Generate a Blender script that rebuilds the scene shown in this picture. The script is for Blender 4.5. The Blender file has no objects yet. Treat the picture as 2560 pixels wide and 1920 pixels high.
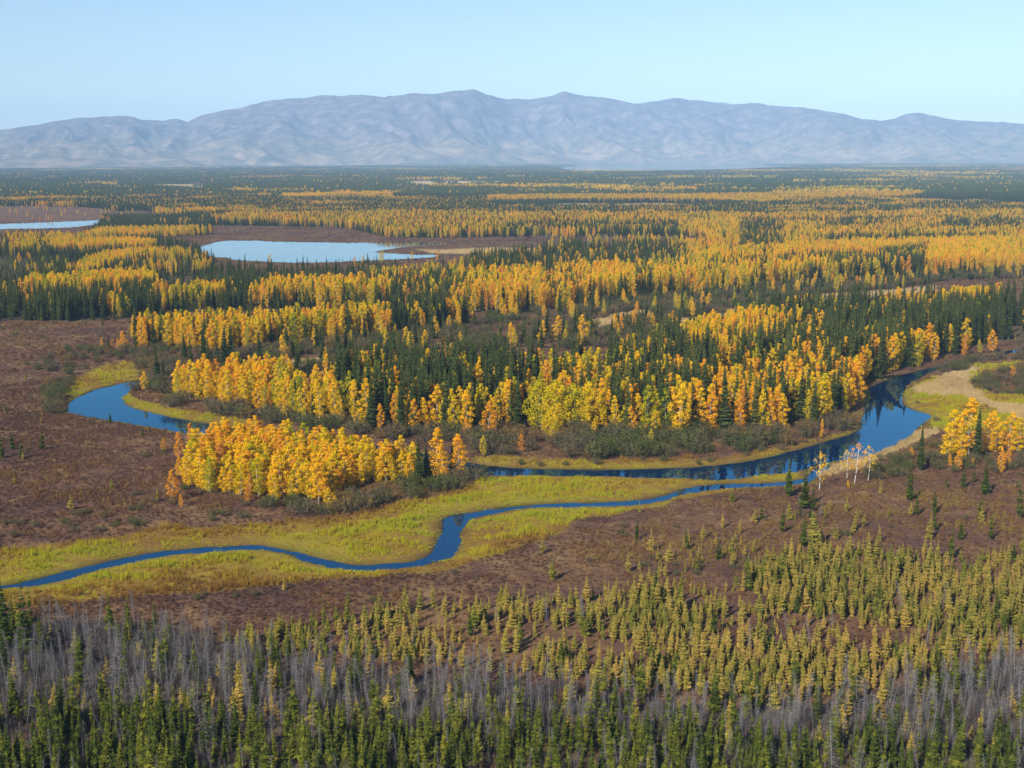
import bpy, math, random
import numpy as np
from mathutils import Matrix, Vector

random.seed(7)
RNG = np.random.default_rng(11)
R = math.radians
sc = bpy.context.scene
COL = sc.collection

# ------------------------------------------------------------------ camera
CAM_H = 75.0
FPX = 3090.0                       # focal length in photograph pixels (2560 wide)
PITCH = R(10.42)
ROLL = R(0.16)
_f = np.array([0, math.cos(PITCH), -math.sin(PITCH)])
_u0 = np.array([0, math.sin(PITCH), math.cos(PITCH)])
_r0 = np.array([1.0, 0, 0])
_r = _r0 * math.cos(ROLL) - _u0 * math.sin(ROLL)
_u = _u0 * math.cos(ROLL) + _r0 * math.sin(ROLL)
cam_d = bpy.data.cameras.new('camera')
cam = bpy.data.objects.new('camera', cam_d)
COL.objects.link(cam)
M = Matrix(((_r[0], _u[0], -_f[0]), (_r[1], _u[1], -_f[1]), (_r[2], _u[2], -_f[2])))
cam.matrix_world = Matrix.Translation((0, 0, CAM_H)) @ M.to_4x4()
cam_d.sensor_width = 36
cam_d.lens = 36 * FPX / 2560
cam_d.clip_start = 1
cam_d.clip_end = 60000
sc.camera = cam

# ------------------------------------------------------------------ sky, sun, exposure
SUN_EL = R(35)
SUN_AZ = R(180 + 34)               # compass bearing of the sun seen from above, 0 = +Y, clockwise
world = bpy.data.worlds.new('World')
sc.world = world
world.use_nodes = True
wn = world.node_tree
wn.nodes.clear()
sky = wn.nodes.new('ShaderNodeTexSky')
sky.sky_type = 'NISHITA'
sky.sun_disc = False
sky.sun_elevation = SUN_EL
sky.sun_rotation = SUN_AZ
sky.altitude = 200
sky.air_density = 1.0
sky.dust_density = 0.3
sky.ozone_density = 3.4
bg = wn.nodes.new('ShaderNodeBackground')
bg.inputs['Strength'].default_value = 0.106
wo = wn.nodes.new('ShaderNodeOutputWorld')
wn.links.new(sky.outputs[0], bg.inputs[0])
wn.links.new(bg.outputs[0], wo.inputs[0])

sun_d = bpy.data.lights.new('sun', 'SUN')
sun_d.energy = 5.0
sun_d.angle = R(0.53)
sun_d.color = (1.0, 0.94, 0.85)
sun = bpy.data.objects.new('sun', sun_d)
COL.objects.link(sun)
sdir = Vector((math.sin(SUN_AZ) * math.cos(SUN_EL), math.cos(SUN_AZ) * math.cos(SUN_EL), math.sin(SUN_EL)))
sun.rotation_euler = sdir.to_track_quat('Z', 'Y').to_euler()
sun.location = (0, 0, 500)

vs = sc.view_settings
vs.view_transform = 'Standard'
vs.look = 'None'
vs.exposure = 0.45
vs.gamma = 1.0
vs.use_curve_mapping = False

sc.render.engine = 'CYCLES'
cy = sc.cycles
cy.use_denoising = True
cy.denoiser = 'OPENIMAGEDENOISE'
cy.denoising_prefilter = 'ACCURATE'
cy.max_bounces = 6
cy.diffuse_bounces = 2
cy.glossy_bounces = 2
cy.transmission_bounces = 3
cy.volume_bounces = 1
cy.transparent_max_bounces = 4
cy.sample_clamp_indirect = 4
cy.use_adaptive_sampling = True
cy.adaptive_threshold = 0.015

# ------------------------------------------------------------------ numeric helpers
def ground_pt(px, py, z=0.0):
    """photograph pixels -> point on the plain"""
    px = np.asarray(px, float); py = np.asarray(py, float)
    a = (px - 1280) / FPX; b = -(py - 960) / FPX
    d = _f[None] + a.reshape(-1, 1) * _r[None] + b.reshape(-1, 1) * _u[None]
    t = (z - CAM_H) / np.minimum(d[:, 2], -1e-4)
    return np.stack([d[:, 0] * t, d[:, 1] * t], 1)

def project(x, y, z=0.0):
    P = np.stack([np.asarray(x, float), np.asarray(y, float), np.broadcast_to(np.asarray(z, float) - CAM_H, np.shape(x))], -1)
    dep = P @ _f
    dep = np.maximum(dep, 1e-3)
    return 1280 + FPX * (P @ _r) / dep, 960 - FPX * (P @ _u) / dep, dep

def _hash(ix, iy, s):
    h = (ix.astype(np.int64) * 374761393 + iy.astype(np.int64) * 668265263 + s * 1274126177) & 0xffffffff
    h = ((h ^ (h >> 13)) * 1274126177) & 0xffffffff
    h = h ^ (h >> 16)
    return (h & 0xffff) / 65535.0

def vnoise(x, y, s=0):
    ix = np.floor(x); iy = np.floor(y)
    fx = x - ix; fy = y - iy
    fx = fx * fx * (3 - 2 * fx); fy = fy * fy * (3 - 2 * fy)
    a = _hash(ix, iy, s); b = _hash(ix + 1, iy, s); c = _hash(ix, iy + 1, s); d = _hash(ix + 1, iy + 1, s)
    return (a * (1 - fx) + b * fx) * (1 - fy) + (c * (1 - fx) + d * fx) * fy

def fbm(x, y, o=4, s=0):
    """about -1..1"""
    v = np.zeros(np.shape(x)); amp = 1.0; tot = 0.0
    for k in range(o):
        ca, sa = math.cos(.6 + 1.1 * k + s), math.sin(.6 + 1.1 * k + s)
        v = v + amp * (vnoise((x * ca - y * sa) * 2 ** k + 17.3 * k, (x * sa + y * ca) * 2 ** k - 9.1 * k, s + k) * 2 - 1)
        tot += amp; amp *= 0.5
    return v / tot * 1.5

def sstep(a, b, x):
    t = np.clip((x - a) / (b - a), 0, 1)
    return t * t * (3 - 2 * t)

def inside(poly, x, y):
    """points in polygon, vectorised"""
    P = np.asarray(poly, float)
    res = np.zeros(x.shape, bool)
    m = (x >= P[:, 0].min()) & (x <= P[:, 0].max()) & (y >= P[:, 1].min()) & (y <= P[:, 1].max())
    if not m.any():
        return res
    X = x[m]; Y = y[m]
    c = np.zeros(X.shape, bool)
    Q = np.roll(P, -1, 0)
    for (x0, y0), (x1, y1) in zip(P, Q):
        if y0 == y1:
            continue
        k = ((y0 > Y) != (y1 > Y)) & (X < (x1 - x0) * (Y - y0) / (y1 - y0) + x0)
        c ^= k
    res[m] = c
    return res

def sdf(poly, x, y, reach):
    """signed distance, negative inside; exact within reach of the polygon"""
    P = np.asarray(poly, float)
    out = np.full(x.shape, reach, float)
    m = (x >= P[:, 0].min() - reach) & (x <= P[:, 0].max() + reach) & (y >= P[:, 1].min() - reach) & (y <= P[:, 1].max() + reach)
    if not m.any():
        return out
    X = x[m]; Y = y[m]
    best = np.full(X.shape, 1e18)
    Q = np.roll(P, -1, 0)
    for (x0, y0), (x1, y1) in zip(P, Q):
        dx, dy = x1 - x0, y1 - y0
        t = np.clip(((X - x0) * dx + (Y - y0) * dy) / (dx * dx + dy * dy + 1e-12), 0, 1)
        best = np.minimum(best, (X - x0 - t * dx) ** 2 + (Y - y0 - t * dy) ** 2)
    d = np.sqrt(best)
    d = np.where(inside(P, X, Y), -d, d)
    out[m] = np.minimum(d, reach)
    return out

def smooth_poly(pts, n=4):
    P = np.asarray(pts, float); N = len(P); out = []
    for i in range(N):
        p0, p1, p2, p3 = P[i - 1], P[i], P[(i + 1) % N], P[(i + 2) % N]
        for k in range(n):
            t = k / n
            out.append(0.5 * (2 * p1 + (p2 - p0) * t + (2 * p0 - 5 * p1 + 4 * p2 - p3) * t * t + (3 * p1 - p0 - 3 * p2 + p3) * t ** 3))
    return np.array(out)

# ------------------------------------------------------------------ water outlines (traced on the photograph, laid on the plain)
W_RIVER = [(2700, 845), (2560, 868), (2440, 893), (2331, 917), (2240, 940), (2190, 959), (2172, 977), (2164, 1007), (2154, 1052), (2136, 1080),
           (2090, 1093), (2032, 1110), (1974, 1127), (1917, 1142), (1830, 1156), (1743, 1165), (1569, 1171), (1454, 1171), (1280, 1167),
           (1181, 1157), (1000, 1122), (800, 1094), (640, 1074), (541, 1060), (488, 1052), (427, 1041), (366, 1027), (325, 1015), (307, 1001),
           (305, 990), (325, 975), (330, 963), (358, 954), (400, 949), (395, 945), (340, 950), (285, 961), (244, 970), (212, 982), (183, 999),
           (167, 1015), (175, 1031), (220, 1041), (277, 1050), (346, 1060), (407, 1072), (520, 1088), (640, 1104), (800, 1130), (1000, 1160),
           (1150, 1188), (1241, 1187), (1454, 1188), (1627, 1191), (1714, 1194), (1789, 1200), (1850, 1194), (1905, 1184), (1990, 1178),
           (2055, 1158), (2113, 1148), (2171, 1136), (2217, 1119), (2264, 1095), (2299, 1066), (2325, 1041), (2311, 1031), (2278, 1021),
           (2258, 1007), (2256, 986), (2266, 962), (2295, 946), (2331, 926), (2440, 899), (2560, 874), (2700, 851)]
W_CREEK_TOP = [(2060, 1160), (2030, 1172), (2015, 1190), (1974, 1200), (1893, 1206), (1801, 1207), (1743, 1214), (1697, 1223), (1639, 1240), (1581, 1249), (1511, 1253),
               (1396, 1255), (1326, 1259), (1280, 1263), (1215, 1272), (1181, 1278), (1140, 1284), (1108, 1297), (1102, 1324), (1092, 1350),
               (1078, 1374), (1052, 1393), (1013, 1402), (926, 1408), (868, 1405), (810, 1394), (752, 1379), (694, 1366), (637, 1360),
               (579, 1363), (492, 1367), (405, 1375), (324, 1388), (243, 1405), (174, 1422), (87, 1443), (0, 1461), (-160, 1492)]
W_CREEK_BOT = [(-160, 1500), (17, 1467), (69, 1464), (145, 1451), (231, 1427), (289, 1410), (359, 1396), (434, 1384), (521, 1376), (613, 1371),
               (683, 1375), (735, 1389), (781, 1403), (839, 1415), (897, 1422), (1030, 1415), (1088, 1404), (1128, 1387), (1149, 1359),
               (1152, 1330), (1175, 1299), (1215, 1287), (1280, 1274), (1326, 1268), (1396, 1265), (1511, 1264), (1604, 1258), (1650, 1250),
               (1708, 1233), (1789, 1222), (1893, 1215), (1974, 1211), (2026, 1203), (2045, 1186), (2080, 1165)]
W_CREEK = W_CREEK_TOP + W_CREEK_BOT
W_LAKE_A = [(492, 620), (520, 610), (556, 602), (619, 600), (694, 603), (810, 605), (903, 606), (1000, 605), (1100, 605), (1130, 608), (1060, 613), (1020, 616), (949, 626),
            (937, 630), (984, 633), (1019, 635), (1094, 637), (1071, 643), (984, 648), (868, 653), (752, 656), (665, 653), (590, 649),
            (567, 643), (521, 640), (503, 628)]
W_LAKE_B = [(-120, 561), (0, 559), (110, 555), (200, 552), (255, 550), (245, 559), (175, 568), (80, 571), (0, 572), (-120, 575)]
W_LAKE_C = [(1405, 417), (1440, 413.5), (1580, 412.6), (1700, 411.6), (1900, 412), (1985, 414.5), (1960, 419), (1830, 427), (1600, 430), (1430, 428), (1400, 422)]
WATERS = {k: smooth_poly(v, 3) for k, v in dict(river=W_RIVER, creek=W_CREEK, lake=W_LAKE_A, far_lake=W_LAKE_B, lake_under_hills=W_LAKE_C).items()}
WATERS_G = {k: ground_pt(v[:, 0], v[:, 1]) for k, v in WATERS.items()}

def water_sd(x, y):
    out = np.full(np.shape(x), 60.0)
    for P in WATERS_G.values():
        out = np.minimum(out, sdf(P, x, y, 60.0))
    return out

WATER_Z = -0.30
def gz(x, y, sd=None):
    """height of the plain"""
    if sd is None:
        sd = water_sd(x, y)
    d = np.hypot(x, y)
    sdr = sd + sstep(900, 400, d) * (0.55 * fbm(x / 5, y / 5, 2, 15) + 0.35 * fbm(x / 1.6, y / 1.6, 2, 19))
    bank = np.clip(sdr * 0.28, -1.2, 0.30) + WATER_Z
    near = sstep(1200, 500, d) * sstep(1.0, 8.0, sd)
    und = near * (0.35 * fbm(x / 22, y / 22, 3, 5) + 0.16 * fbm(x / 4.0, y / 4.0, 2, 9) + 0.25)
    hump = 3.5 * np.exp(-(((x - 330) / 60) ** 2 + ((y - 640) / 45) ** 2))
    return bank + und + hump

# ------------------------------------------------------------------ what grows where: outlines traced on the photograph
# densities per square metre with height range: bi birch, ws white spruce, bs small black spruce, ta tamarack, de dead spruce, wi willow
T_ = dict(ta=(.0012, 1.5, 4.0), bs=(.0006, 2, 5), wi=(.006, .7, 1.7))
REG = []
def reg(kind, dens, poly):
    REG.append((kind, dens, poly))
# far plain
reg('S', dict(ws=(.055, 8, 14), bi=(.004, 8, 12)), [(-200, 478), (300, 478), (600, 480), (640, 490), (640, 545), (420, 548), (300, 520), (0, 517), (-200, 517)])
reg('P', dict(), [(255, 466), (330, 461), (540, 463), (540, 476), (420, 476), (360, 472)])
reg('T', dict(bi=(.0012, 6, 9)), [(-200, 519), (60, 517), (280, 522), (400, 545), (250, 552), (-200, 560)])
reg('B', dict(bi=(0.080, 8, 13), ws=(.012, 8, 14)), [(-200, 604), (180, 604), (240, 590), (400, 584), (545, 586), (550, 594), (330, 606), (150, 616), (-200, 618)])
reg('S', dict(ws=(.07, 9, 15), bi=(.014, 8, 12)), [(560, 500), (1300, 498), (1300, 537), (560, 546)])
reg('B', dict(bi=(0.102, 9, 13), ws=(.008, 9, 14)), [(660, 490), (1030, 488), (1030, 500), (760, 503), (660, 501)])
reg('P', dict(), [(1010, 456), (1150, 452), (1330, 452), (1330, 462), (1200, 464), (1060, 463)])
reg('B', dict(bi=(.050, 9, 13), ws=(.04, 9, 14)), [(1290, 496), (1640, 495), (1900, 492), (2100, 480), (2300, 488), (2180, 505), (1900, 515), (1700, 507), (1450, 507), (1290, 510)])
reg('S', dict(ws=(.06, 9, 14), bi=(.006, 8, 12)), [(2050, 505), (2250, 500), (2360, 512), (2250, 526), (2000, 520)])
reg('P', dict(bs=(.004, 5, 9)), [(1440, 511), (1560, 508), (1755, 510), (1760, 516), (1600, 523), (1500, 521)])
reg('P', dict(), [(2215, 506), (2290, 498), (2420, 507), (2700, 500), (2700, 516), (2500, 519), (2330, 513)])
reg('B', dict(bi=(.055, 9, 13), ws=(.042, 9, 15)), [(545, 552), (640, 543), (800, 543), (1280, 543), (1500, 546), (1900, 548), (2400, 535), (2700, 530), (2700, 548), (2300, 556), (1900, 562), (1550, 574), (1450, 586),
    (1280, 591), (1000, 593), (900, 583), (830, 571), (720, 563), (600, 563)])
reg('S', dict(ws=(.06, 8, 14), bi=(.012, 8, 12), de=(.006, 6, 10)), [(1540, 570), (1900, 555), (2000, 570), (1960, 600), (1780, 612), (1740, 592), (1500, 592)])
reg('B', dict(bi=(.048, 9, 13), ws=(.046, 9, 15)), [(1960, 575), (2300, 560), (2700, 548), (2700, 568), (2400, 575), (2250, 590), (2000, 600)])
reg('S', dict(ws=(.06, 9, 14), bi=(.010, 8, 12)), [(2330, 560), (2700, 555), (2700, 578), (2450, 588), (2300, 590)])
reg('B', dict(bi=(.050, 9, 13), ws=(.042, 9, 15)), [(2080, 592), (2400, 588), (2700, 578), (2700, 600), (2400, 606), (2100, 604)])
reg('S', dict(ws=(.05, 9, 14), de=(.01, 7, 11), bi=(.008, 8, 12)), [(1750, 605), (2300, 606), (2500, 604), (2350, 622), (2000, 630), (1800, 625)])
reg('S', dict(ws=(.062, 9, 14), bi=(.008, 8, 12)), [(1290, 518), (1450, 526), (1700, 522), (1900, 518), (2250, 522), (2560, 520), (2700, 522), (2700, 534), (2400, 538), (1950, 548), (1600, 545), (1290, 543)])
reg('S', dict(ws=(.060, 9, 14), bi=(.010, 8, 12)), [(1650, 580), (1800, 566), (1960, 562), (2200, 572), (2150, 585), (1900, 592), (1720, 594)])
reg('S', dict(ws=(.060, 9, 14), bi=(.012, 8, 12)), [(1300, 572), (1420, 566), (1560, 566), (1540, 580), (1400, 592), (1300, 590)])
# open bog and pale grass round the lake
reg('T', dict(bs=(.0012, 2, 4)), [(540, 566), (720, 564), (830, 572), (900, 585), (1000, 593), (1290, 592), (1500, 594), (1750, 592), (1745, 600), (1650, 612), (1380, 617), (1370, 640),
    (1290, 642), (1100, 650), (950, 668), (760, 672), (560, 668), (520, 655), (500, 645), (470, 625), (340, 600), (340, 596), (540, 588)])
reg('T', dict(bs=(.006, 2.5, 6), bi=(.0012, 6, 9)), [(500, 645), (560, 655), (760, 660), (1000, 652), (1100, 645), (1380, 640), (1290, 668), (1190, 676), (920, 712), (540, 680)])
reg('T', dict(), [(-200, 560), (250, 549), (300, 552), (250, 575), (150, 600), (-200, 604)])
reg('P', dict(bs=(.0005, 2, 4)), [(1080, 622), (1280, 618), (1372, 624), (1330, 632), (1180, 633), (1110, 630)])
reg('B', dict(bi=(0.131, 9, 13), ws=(.006, 9, 13)), [(-200, 622), (150, 620), (330, 622), (372, 628), (360, 640), (240, 643), (0, 646), (-200, 646)])
reg('S', dict(bs=(.08, 4, 7), bi=(.003, 6, 9)), [(-200, 652), (140, 652), (220, 665), (235, 700), (110, 712), (-200, 715)])
reg('B', dict(bi=(0.123, 7, 10), ws=(.005, 8, 12)), [(165, 694), (200, 674), (280, 652), (360, 642), (455, 640), (430, 656), (330, 670), (265, 700), (200, 706)])
reg('S', dict(bs=(.04, 6, 10), ws=(.03, 8, 13), bi=(.012, 7, 10)), [(300, 694), (370, 662), (430, 652), (510, 650), (545, 672), (510, 696), (400, 712), (300, 712)])
reg('S', dict(bs=(.035, 4, 8), ws=(.006, 8, 12)), [(430, 708), (540, 676), (760, 674), (960, 672), (1010, 690), (1010, 728), (640, 742), (400, 735)])
reg('M', dict(bi=(.02, 7, 10), ws=(.004, 8, 13), bs=(.01, 3, 7)), [(920, 706), (1000, 694), (1100, 680), (1200, 668), (1270, 690), (1150, 716), (1000, 718)])
reg('S', dict(ws=(.05, 8, 14), bs=(.04, 5, 9), bi=(.006, 8, 11), de=(.008, 6, 10)), [(1190, 662), (1300, 648), (1370, 632), (1420, 630), (1780, 620), (2050, 606), (2100, 630), (1900, 645), (1700, 678), (1450, 698), (1290, 712), (1200, 690)])
reg('B', dict(bi=(0.087, 9, 13), ws=(.012, 9, 14)), [(1730, 668), (1790, 650), (1920, 645), (2060, 652), (2000, 672), (1800, 682)])
reg('B', dict(bi=(0.131, 9, 13), ws=(.005, 10, 14)), [(2150, 660), (2300, 640), (2450, 618), (2700, 606), (2700, 668), (2500, 682), (2300, 688), (2160, 682)])
reg('M', dict(ws=(.045, 10, 16), bi=(.03, 9, 13)), [(1760, 690), (2000, 672), (2160, 672), (2300, 686), (2330, 697), (2200, 706), (2000, 708), (1800, 716)])
reg('B', dict(bi=(.03, 10, 14), ws=(.02, 11, 17)), [(2150, 694), (2300, 688), (2560, 678), (2700, 672), (2700, 682), (2500, 690), (2200, 704)])
reg('B', dict(bi=(.095, 9, 14), ws=(.016, 10, 16), bs=(.006, 5, 9)), [(640, 742), (900, 742), (1000, 728), (1300, 712), (1500, 700), (1700, 710), (1900, 700), (2050, 692), (2060, 700), (1900, 718), (1800, 730), (1650, 741),
    (1500, 753), (1450, 776), (1280, 787), (1000, 774), (640, 773)])
reg('S', dict(ws=(.09, 9, 15), bs=(.02, 5, 8), bi=(.006, 8, 11)), [(-200, 748), (380, 742), (640, 732), (640, 766), (520, 774), (420, 787), (330, 797), (220, 804), (-200, 808)])
reg('B', dict(bi=(0.123, 10, 13), ws=(.006, 9, 14)), [(70, 740), (200, 728), (370, 720), (390, 742), (200, 758), (80, 756)])
reg('B', dict(bi=(0.123, 10, 13), ws=(.008, 9, 14)), [(415, 762), (560, 754), (575, 769), (430, 775)])
# wide bog on the near plain
BOG = [(-400, 810), (220, 804), (330, 798), (450, 787), (640, 776), (1000, 777), (1290, 788), (1460, 778), (1520, 753), (1900, 720), (2100, 700), (2700, 665), (3000, 700), (3200, 2400), (-700, 2400)]
reg('T', T_, BOG)
reg('B', dict(bi=(.13, 8, 13), ws=(.016, 11, 16)), [(330, 872), (350, 848), (460, 840), (640, 837), (800, 824), (950, 812), (1080, 797), (1160, 795), (1165, 812), (1100, 828), (980, 838), (850, 850), (700, 870), (600, 884), (480, 896), (380, 888)])
reg('W', dict(wi=(.045, 2.4, 5.6), bs=(.004, 5, 9), ws=(.006, 7, 13), bi=(.005, 5, 10)), [(600, 886), (850, 853), (1100, 830), (1180, 814), (1200, 800), (1330, 790), (1480, 762), (1700, 743), (1900, 720), (2100, 708), (2300, 692), (2560, 672), (2800, 660), (2800, 690),
    (2560, 694), (2330, 704), (2250, 722), (2060, 738), (1900, 768), (1850, 800), (1750, 860), (1450, 872), (1200, 880), (1050, 890), (960, 925), (800, 935), (640, 940)])
reg('T', dict(wi=(.03, 1.5, 3)), [(1150, 822), (1300, 800), (1420, 800), (1460, 830), (1300, 850), (1180, 850)])
reg('P', dict(wi=(.004, 1.2, 2)), [(640, 928), (700, 908), (800, 895), (890, 883), (1000, 881), (990, 893), (860, 903), (760, 918), (660, 934)])
reg('P', dict(), [(1040, 864), (1080, 860), (1150, 857), (1145, 866), (1050, 872)])
reg('P', dict(), [(1480, 806), (1580, 778), (1660, 775), (1620, 795), (1510, 820)])
reg('P', dict(), [(1640, 820), (1720, 796), (1840, 776), (1850, 792), (1760, 822), (1670, 838)])
reg('P', dict(wi=(.002, 1, 2)), [(1960, 754), (2060, 744), (2130, 732), (2200, 727), (2340, 715), (2320, 726), (2220, 743), (2150, 752), (2000, 764)])
# the wooded bend of the river
reg('M', dict(ws=(.074, 11, 19), bi=(0.046, 8, 14), bs=(.006, 5, 9)), [(820, 985), (880, 957), (1000, 950), (1200, 955), (1400, 958), (1600, 925), (1700, 872), (1850, 824), (2000, 810), (2200, 790), (2400, 775), (2560, 762), (2800, 748), (2800, 826),
    (2560, 850), (2420, 866), (2330, 900), (2190, 942), (2150, 960), (2140, 1010), (2110, 1050), (2000, 1070), (1900, 1084), (1700, 1088), (1500, 1083), (1300, 1078), (1150, 1088), (1000, 1083), (870, 1060), (800, 1010)])
reg('S', dict(ws=(.066, 10, 18), bi=(.007, 9, 13)), [(1950, 846), (2100, 808), (2250, 792), (2400, 778), (2560, 764), (2800, 750), (2800, 822), (2560, 846), (2400, 862), (2320, 892), (2200, 925), (2060, 930), (1980, 900)])
reg('B', dict(bi=(0.116, 9, 12), ws=(.016, 10, 15)), [(1690, 880), (1780, 840), (1880, 822), (1960, 828), (1980, 890), (1860, 926), (1720, 930)])
reg('B', dict(bi=(0.145, 9, 12), ws=(.004, 9, 12)), [(2165, 806), (2230, 790), (2312, 784), (2314, 800), (2230, 812)])
reg('B', dict(bi=(0.145, 9, 12), ws=(.004, 9, 12)), [(2315, 786), (2400, 770), (2475, 764), (2480, 782), (2390, 792)])
reg('B', dict(bi=(.080, 8, 13), ws=(.030, 11, 17)), [(1740, 1010), (1880, 968), (2060, 965), (2110, 1010), (2100, 1045), (1950, 1082), (1780, 1088)])
reg('B', dict(bi=(.11, 7, 13), ws=(.004, 8, 12)), [(430, 988), (500, 972), (640, 968), (720, 975), (790, 1005), (870, 1040), (890, 1064), (760, 1052), (640, 1030), (540, 1012), (450, 1002)])
reg('T', dict(wi=(.03, 1.5, 3), ws=(.003, 10, 14)), [(440, 970), (480, 930), (600, 900), (660, 935), (800, 935), (830, 975), (800, 990), (700, 968), (560, 965)])
reg('W', dict(wi=(.055, 2.5, 5.5), bi=(.003, 4, 7)), [(870, 1062), (1000, 1086), (1150, 1090), (1300, 1082), (1500, 1086), (1700, 1092), (1900, 1088), (2050, 1074), (2110, 1054), (2142, 1030), (2140, 1072), (2050, 1098), (1900, 1126), (1800, 1154),
    (1600, 1163), (1400, 1164), (1200, 1151), (1160, 1115), (1000, 1105), (900, 1090), (700, 1066), (560, 1042), (440, 1026), (350, 1002), (335, 982), (350, 966), (400, 960), (440, 1000), (540, 1016), (640, 1034), (760, 1056)])
reg('G', dict(wi=(.03, .8, 2.4)), [(1180, 1142), (1400, 1153), (1600, 1151), (1800, 1145), (1900, 1128), (2050, 1100), (2140, 1074), (2150, 1085), (2040, 1115), (1900, 1150), (1700, 1172), (1400, 1176), (1180, 1164)])
reg('G', dict(), [(318, 985), (345, 1003), (440, 1028), (560, 1044), (640, 1056), (640, 1080), (500, 1060), (360, 1032), (300, 1010), (296, 990)])
reg('G', dict(), [(250, 915), (330, 905), (400, 940), (410, 955), (300, 965), (240, 972), (180, 996), (150, 985), (190, 955)])
reg('W', dict(wi=(.05, 1.5, 3.5)), [(60, 905), (220, 870), (330, 880), (340, 905), (250, 912), (190, 945), (90, 930)])
reg('W', dict(wi=(.09, 2, 4)), [(90, 985), (160, 950), (190, 960), (150, 990), (160, 1015), (170, 1040), (110, 1035)])
reg('W', dict(wi=(.06, 2, 4.5), ws=(.002, 8, 12)), [(300, 880), (420, 872), (600, 888), (640, 905), (480, 935), (430, 968), (360, 950), (330, 900)])
# right bank
reg('G', dict(wi=(.001, 1, 2)), [(2250, 985), (2290, 960), (2345, 940), (2440, 915), (2560, 905), (2800, 895), (2800, 1090), (2560, 1090), (2400, 1085), (2318, 1068), (2335, 1042), (2275, 1022)])
reg('P', dict(wi=(.001, 1, 2)), [(2275, 972), (2330, 955), (2380, 925), (2440, 918), (2420, 960), (2480, 1005), (2600, 1015), (2800, 1010), (2800, 1075), (2560, 1070), (2480, 1020), (2400, 990), (2330, 990)])
reg('W', dict(wi=(.16, 1.6, 3)), [(2440, 975), (2450, 950), (2480, 932), (2570, 918), (2800, 900), (2800, 990), (2600, 994), (2500, 990)])
reg('W', dict(wi=(.05, 2, 4)), [(2330, 925), (2440, 897), (2560, 875), (2800, 850), (2800, 885), (2560, 905), (2440, 912), (2350, 940)])
reg('P', dict(), [(2060, 1164), (2130, 1152), (2190, 1136), (2235, 1116), (2290, 1080), (2330, 1068), (2345, 1080), (2300, 1105), (2220, 1140), (2140, 1175), (2050, 1195), (2035, 1180)])
reg('W', dict(wi=(.07, 1.6, 3.2)), [(2140, 1180), (2230, 1142), (2320, 1105), (2360, 1120), (2520, 1150), (2560, 1130), (2560, 1180), (2400, 1185), (2260, 1195), (2180, 1205)])
# near meadow and the birch stand on its edge
GMEAD = [(-200, 1412), (0, 1378), (200, 1350), (400, 1325), (600, 1315), (760, 1297), (900, 1288), (1050, 1252), (1185, 1214), (1215, 1188), (1500, 1186), (1790, 1198), (1900, 1182), (1990, 1182), (2040, 1205),
         (1900, 1222), (1790, 1232), (1700, 1250), (1600, 1275), (1450, 1305), (1350, 1355), (1250, 1395), (1100, 1432), (900, 1450), (700, 1466), (500, 1484), (300, 1500), (100, 1515), (-200, 1530)]
reg('G', dict(), GMEAD)
reg('B', dict(bi=(.24, 4.2, 9.4), bs=(.003, 4, 7)), [(484, 1170), (520, 1138), (600, 1124), (700, 1132), (850, 1154), (1000, 1180), (1050, 1192), (1030, 1208), (950, 1214), (850, 1234), (800, 1264), (700, 1260), (620, 1248), (550, 1240), (480, 1234), (470, 1206)])
reg('W', dict(wi=(.07, 2.2, 4.8), bi=(.004, 4, 7)), [(640, 1264), (830, 1268), (880, 1236), (960, 1218), (1050, 1206), (1175, 1196), (1190, 1206), (1130, 1226), (1000, 1262), (880, 1286), (760, 1294), (640, 1288)])
reg('W', dict(wi=(.045, 1.0, 2.2)), [(-200, 1345), (0, 1318), (300, 1272), (480, 1242), (640, 1268), (740, 1297), (600, 1312), (400, 1322), (200, 1348), (0, 1374), (-200, 1405)])
# foreground slope
reg('T', dict(ta=(.040, 1.0, 4.2), bs=(.004, 2.5, 6), de=(.004, 3, 6), wi=(.02, .6, 1.4)), [(1750, 1330), (2000, 1280), (2560, 1290), (2800, 1290), (2800, 1400), (2200, 1390), (2000, 1390), (1700, 1480), (1300, 1500), (1350, 1460), (1600, 1420)])
reg('L', dict(ta=(.46, 1.0, 4.9), bs=(.006, 4, 7), de=(.006, 4, 7)), [(560, 1610), (820, 1562), (1000, 1530), (1300, 1500), (1600, 1492), (1800, 1476), (1900, 1425), (2000, 1388), (2200, 1386), (2560, 1405), (2900, 1400), (2900, 1640),
    (2400, 1656), (2250, 1695), (2100, 1745), (1900, 1775), (1600, 1738), (1300, 1695), (1000, 1665), (700, 1640)])
reg('T', dict(ta=(.08, 1.0, 3.4), de=(.01, 4, 6)), [(1800, 1560), (1950, 1540), (2150, 1560), (2350, 1600), (2250, 1625), (2000, 1615), (1830, 1600)])
reg('T', dict(ta=(.09, 1.0, 3.4), de=(.006, 4, 6)), [(1700, 1490), (1850, 1480), (1940, 1500), (1900, 1530), (1740, 1530)])
reg('D', dict(de=(.26, 2.4, 8.4), ta=(.05, 2.0, 5.5), bs=(.040, 3.5, 8)), [(-200, 1560), (150, 1565), (400, 1585), (600, 1620), (900, 1690), (1300, 1720), (1650, 1765), (1900, 1800), (2100, 1770), (2300, 1700), (2560, 1670), (2900, 1650), (2900, 1900), (2300, 1905),
    (2000, 1890), (1600, 1870), (1200, 1865), (800, 1840), (400, 1830), (-200, 1800)])
reg('F', dict(bs=(.34, 2.8, 7.8), de=(.07, 3.5, 7.5), ta=(.004, 4, 6)), [(-400, 1800), (400, 1815), (800, 1835), (1200, 1860), (1600, 1866), (2000, 1886), (2300, 1900), (2900, 1890), (3400, 2500), (-900, 2500)])
SPEC = ['bi', 'ws', 'bs', 'ta', 'de', 'wi']

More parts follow.
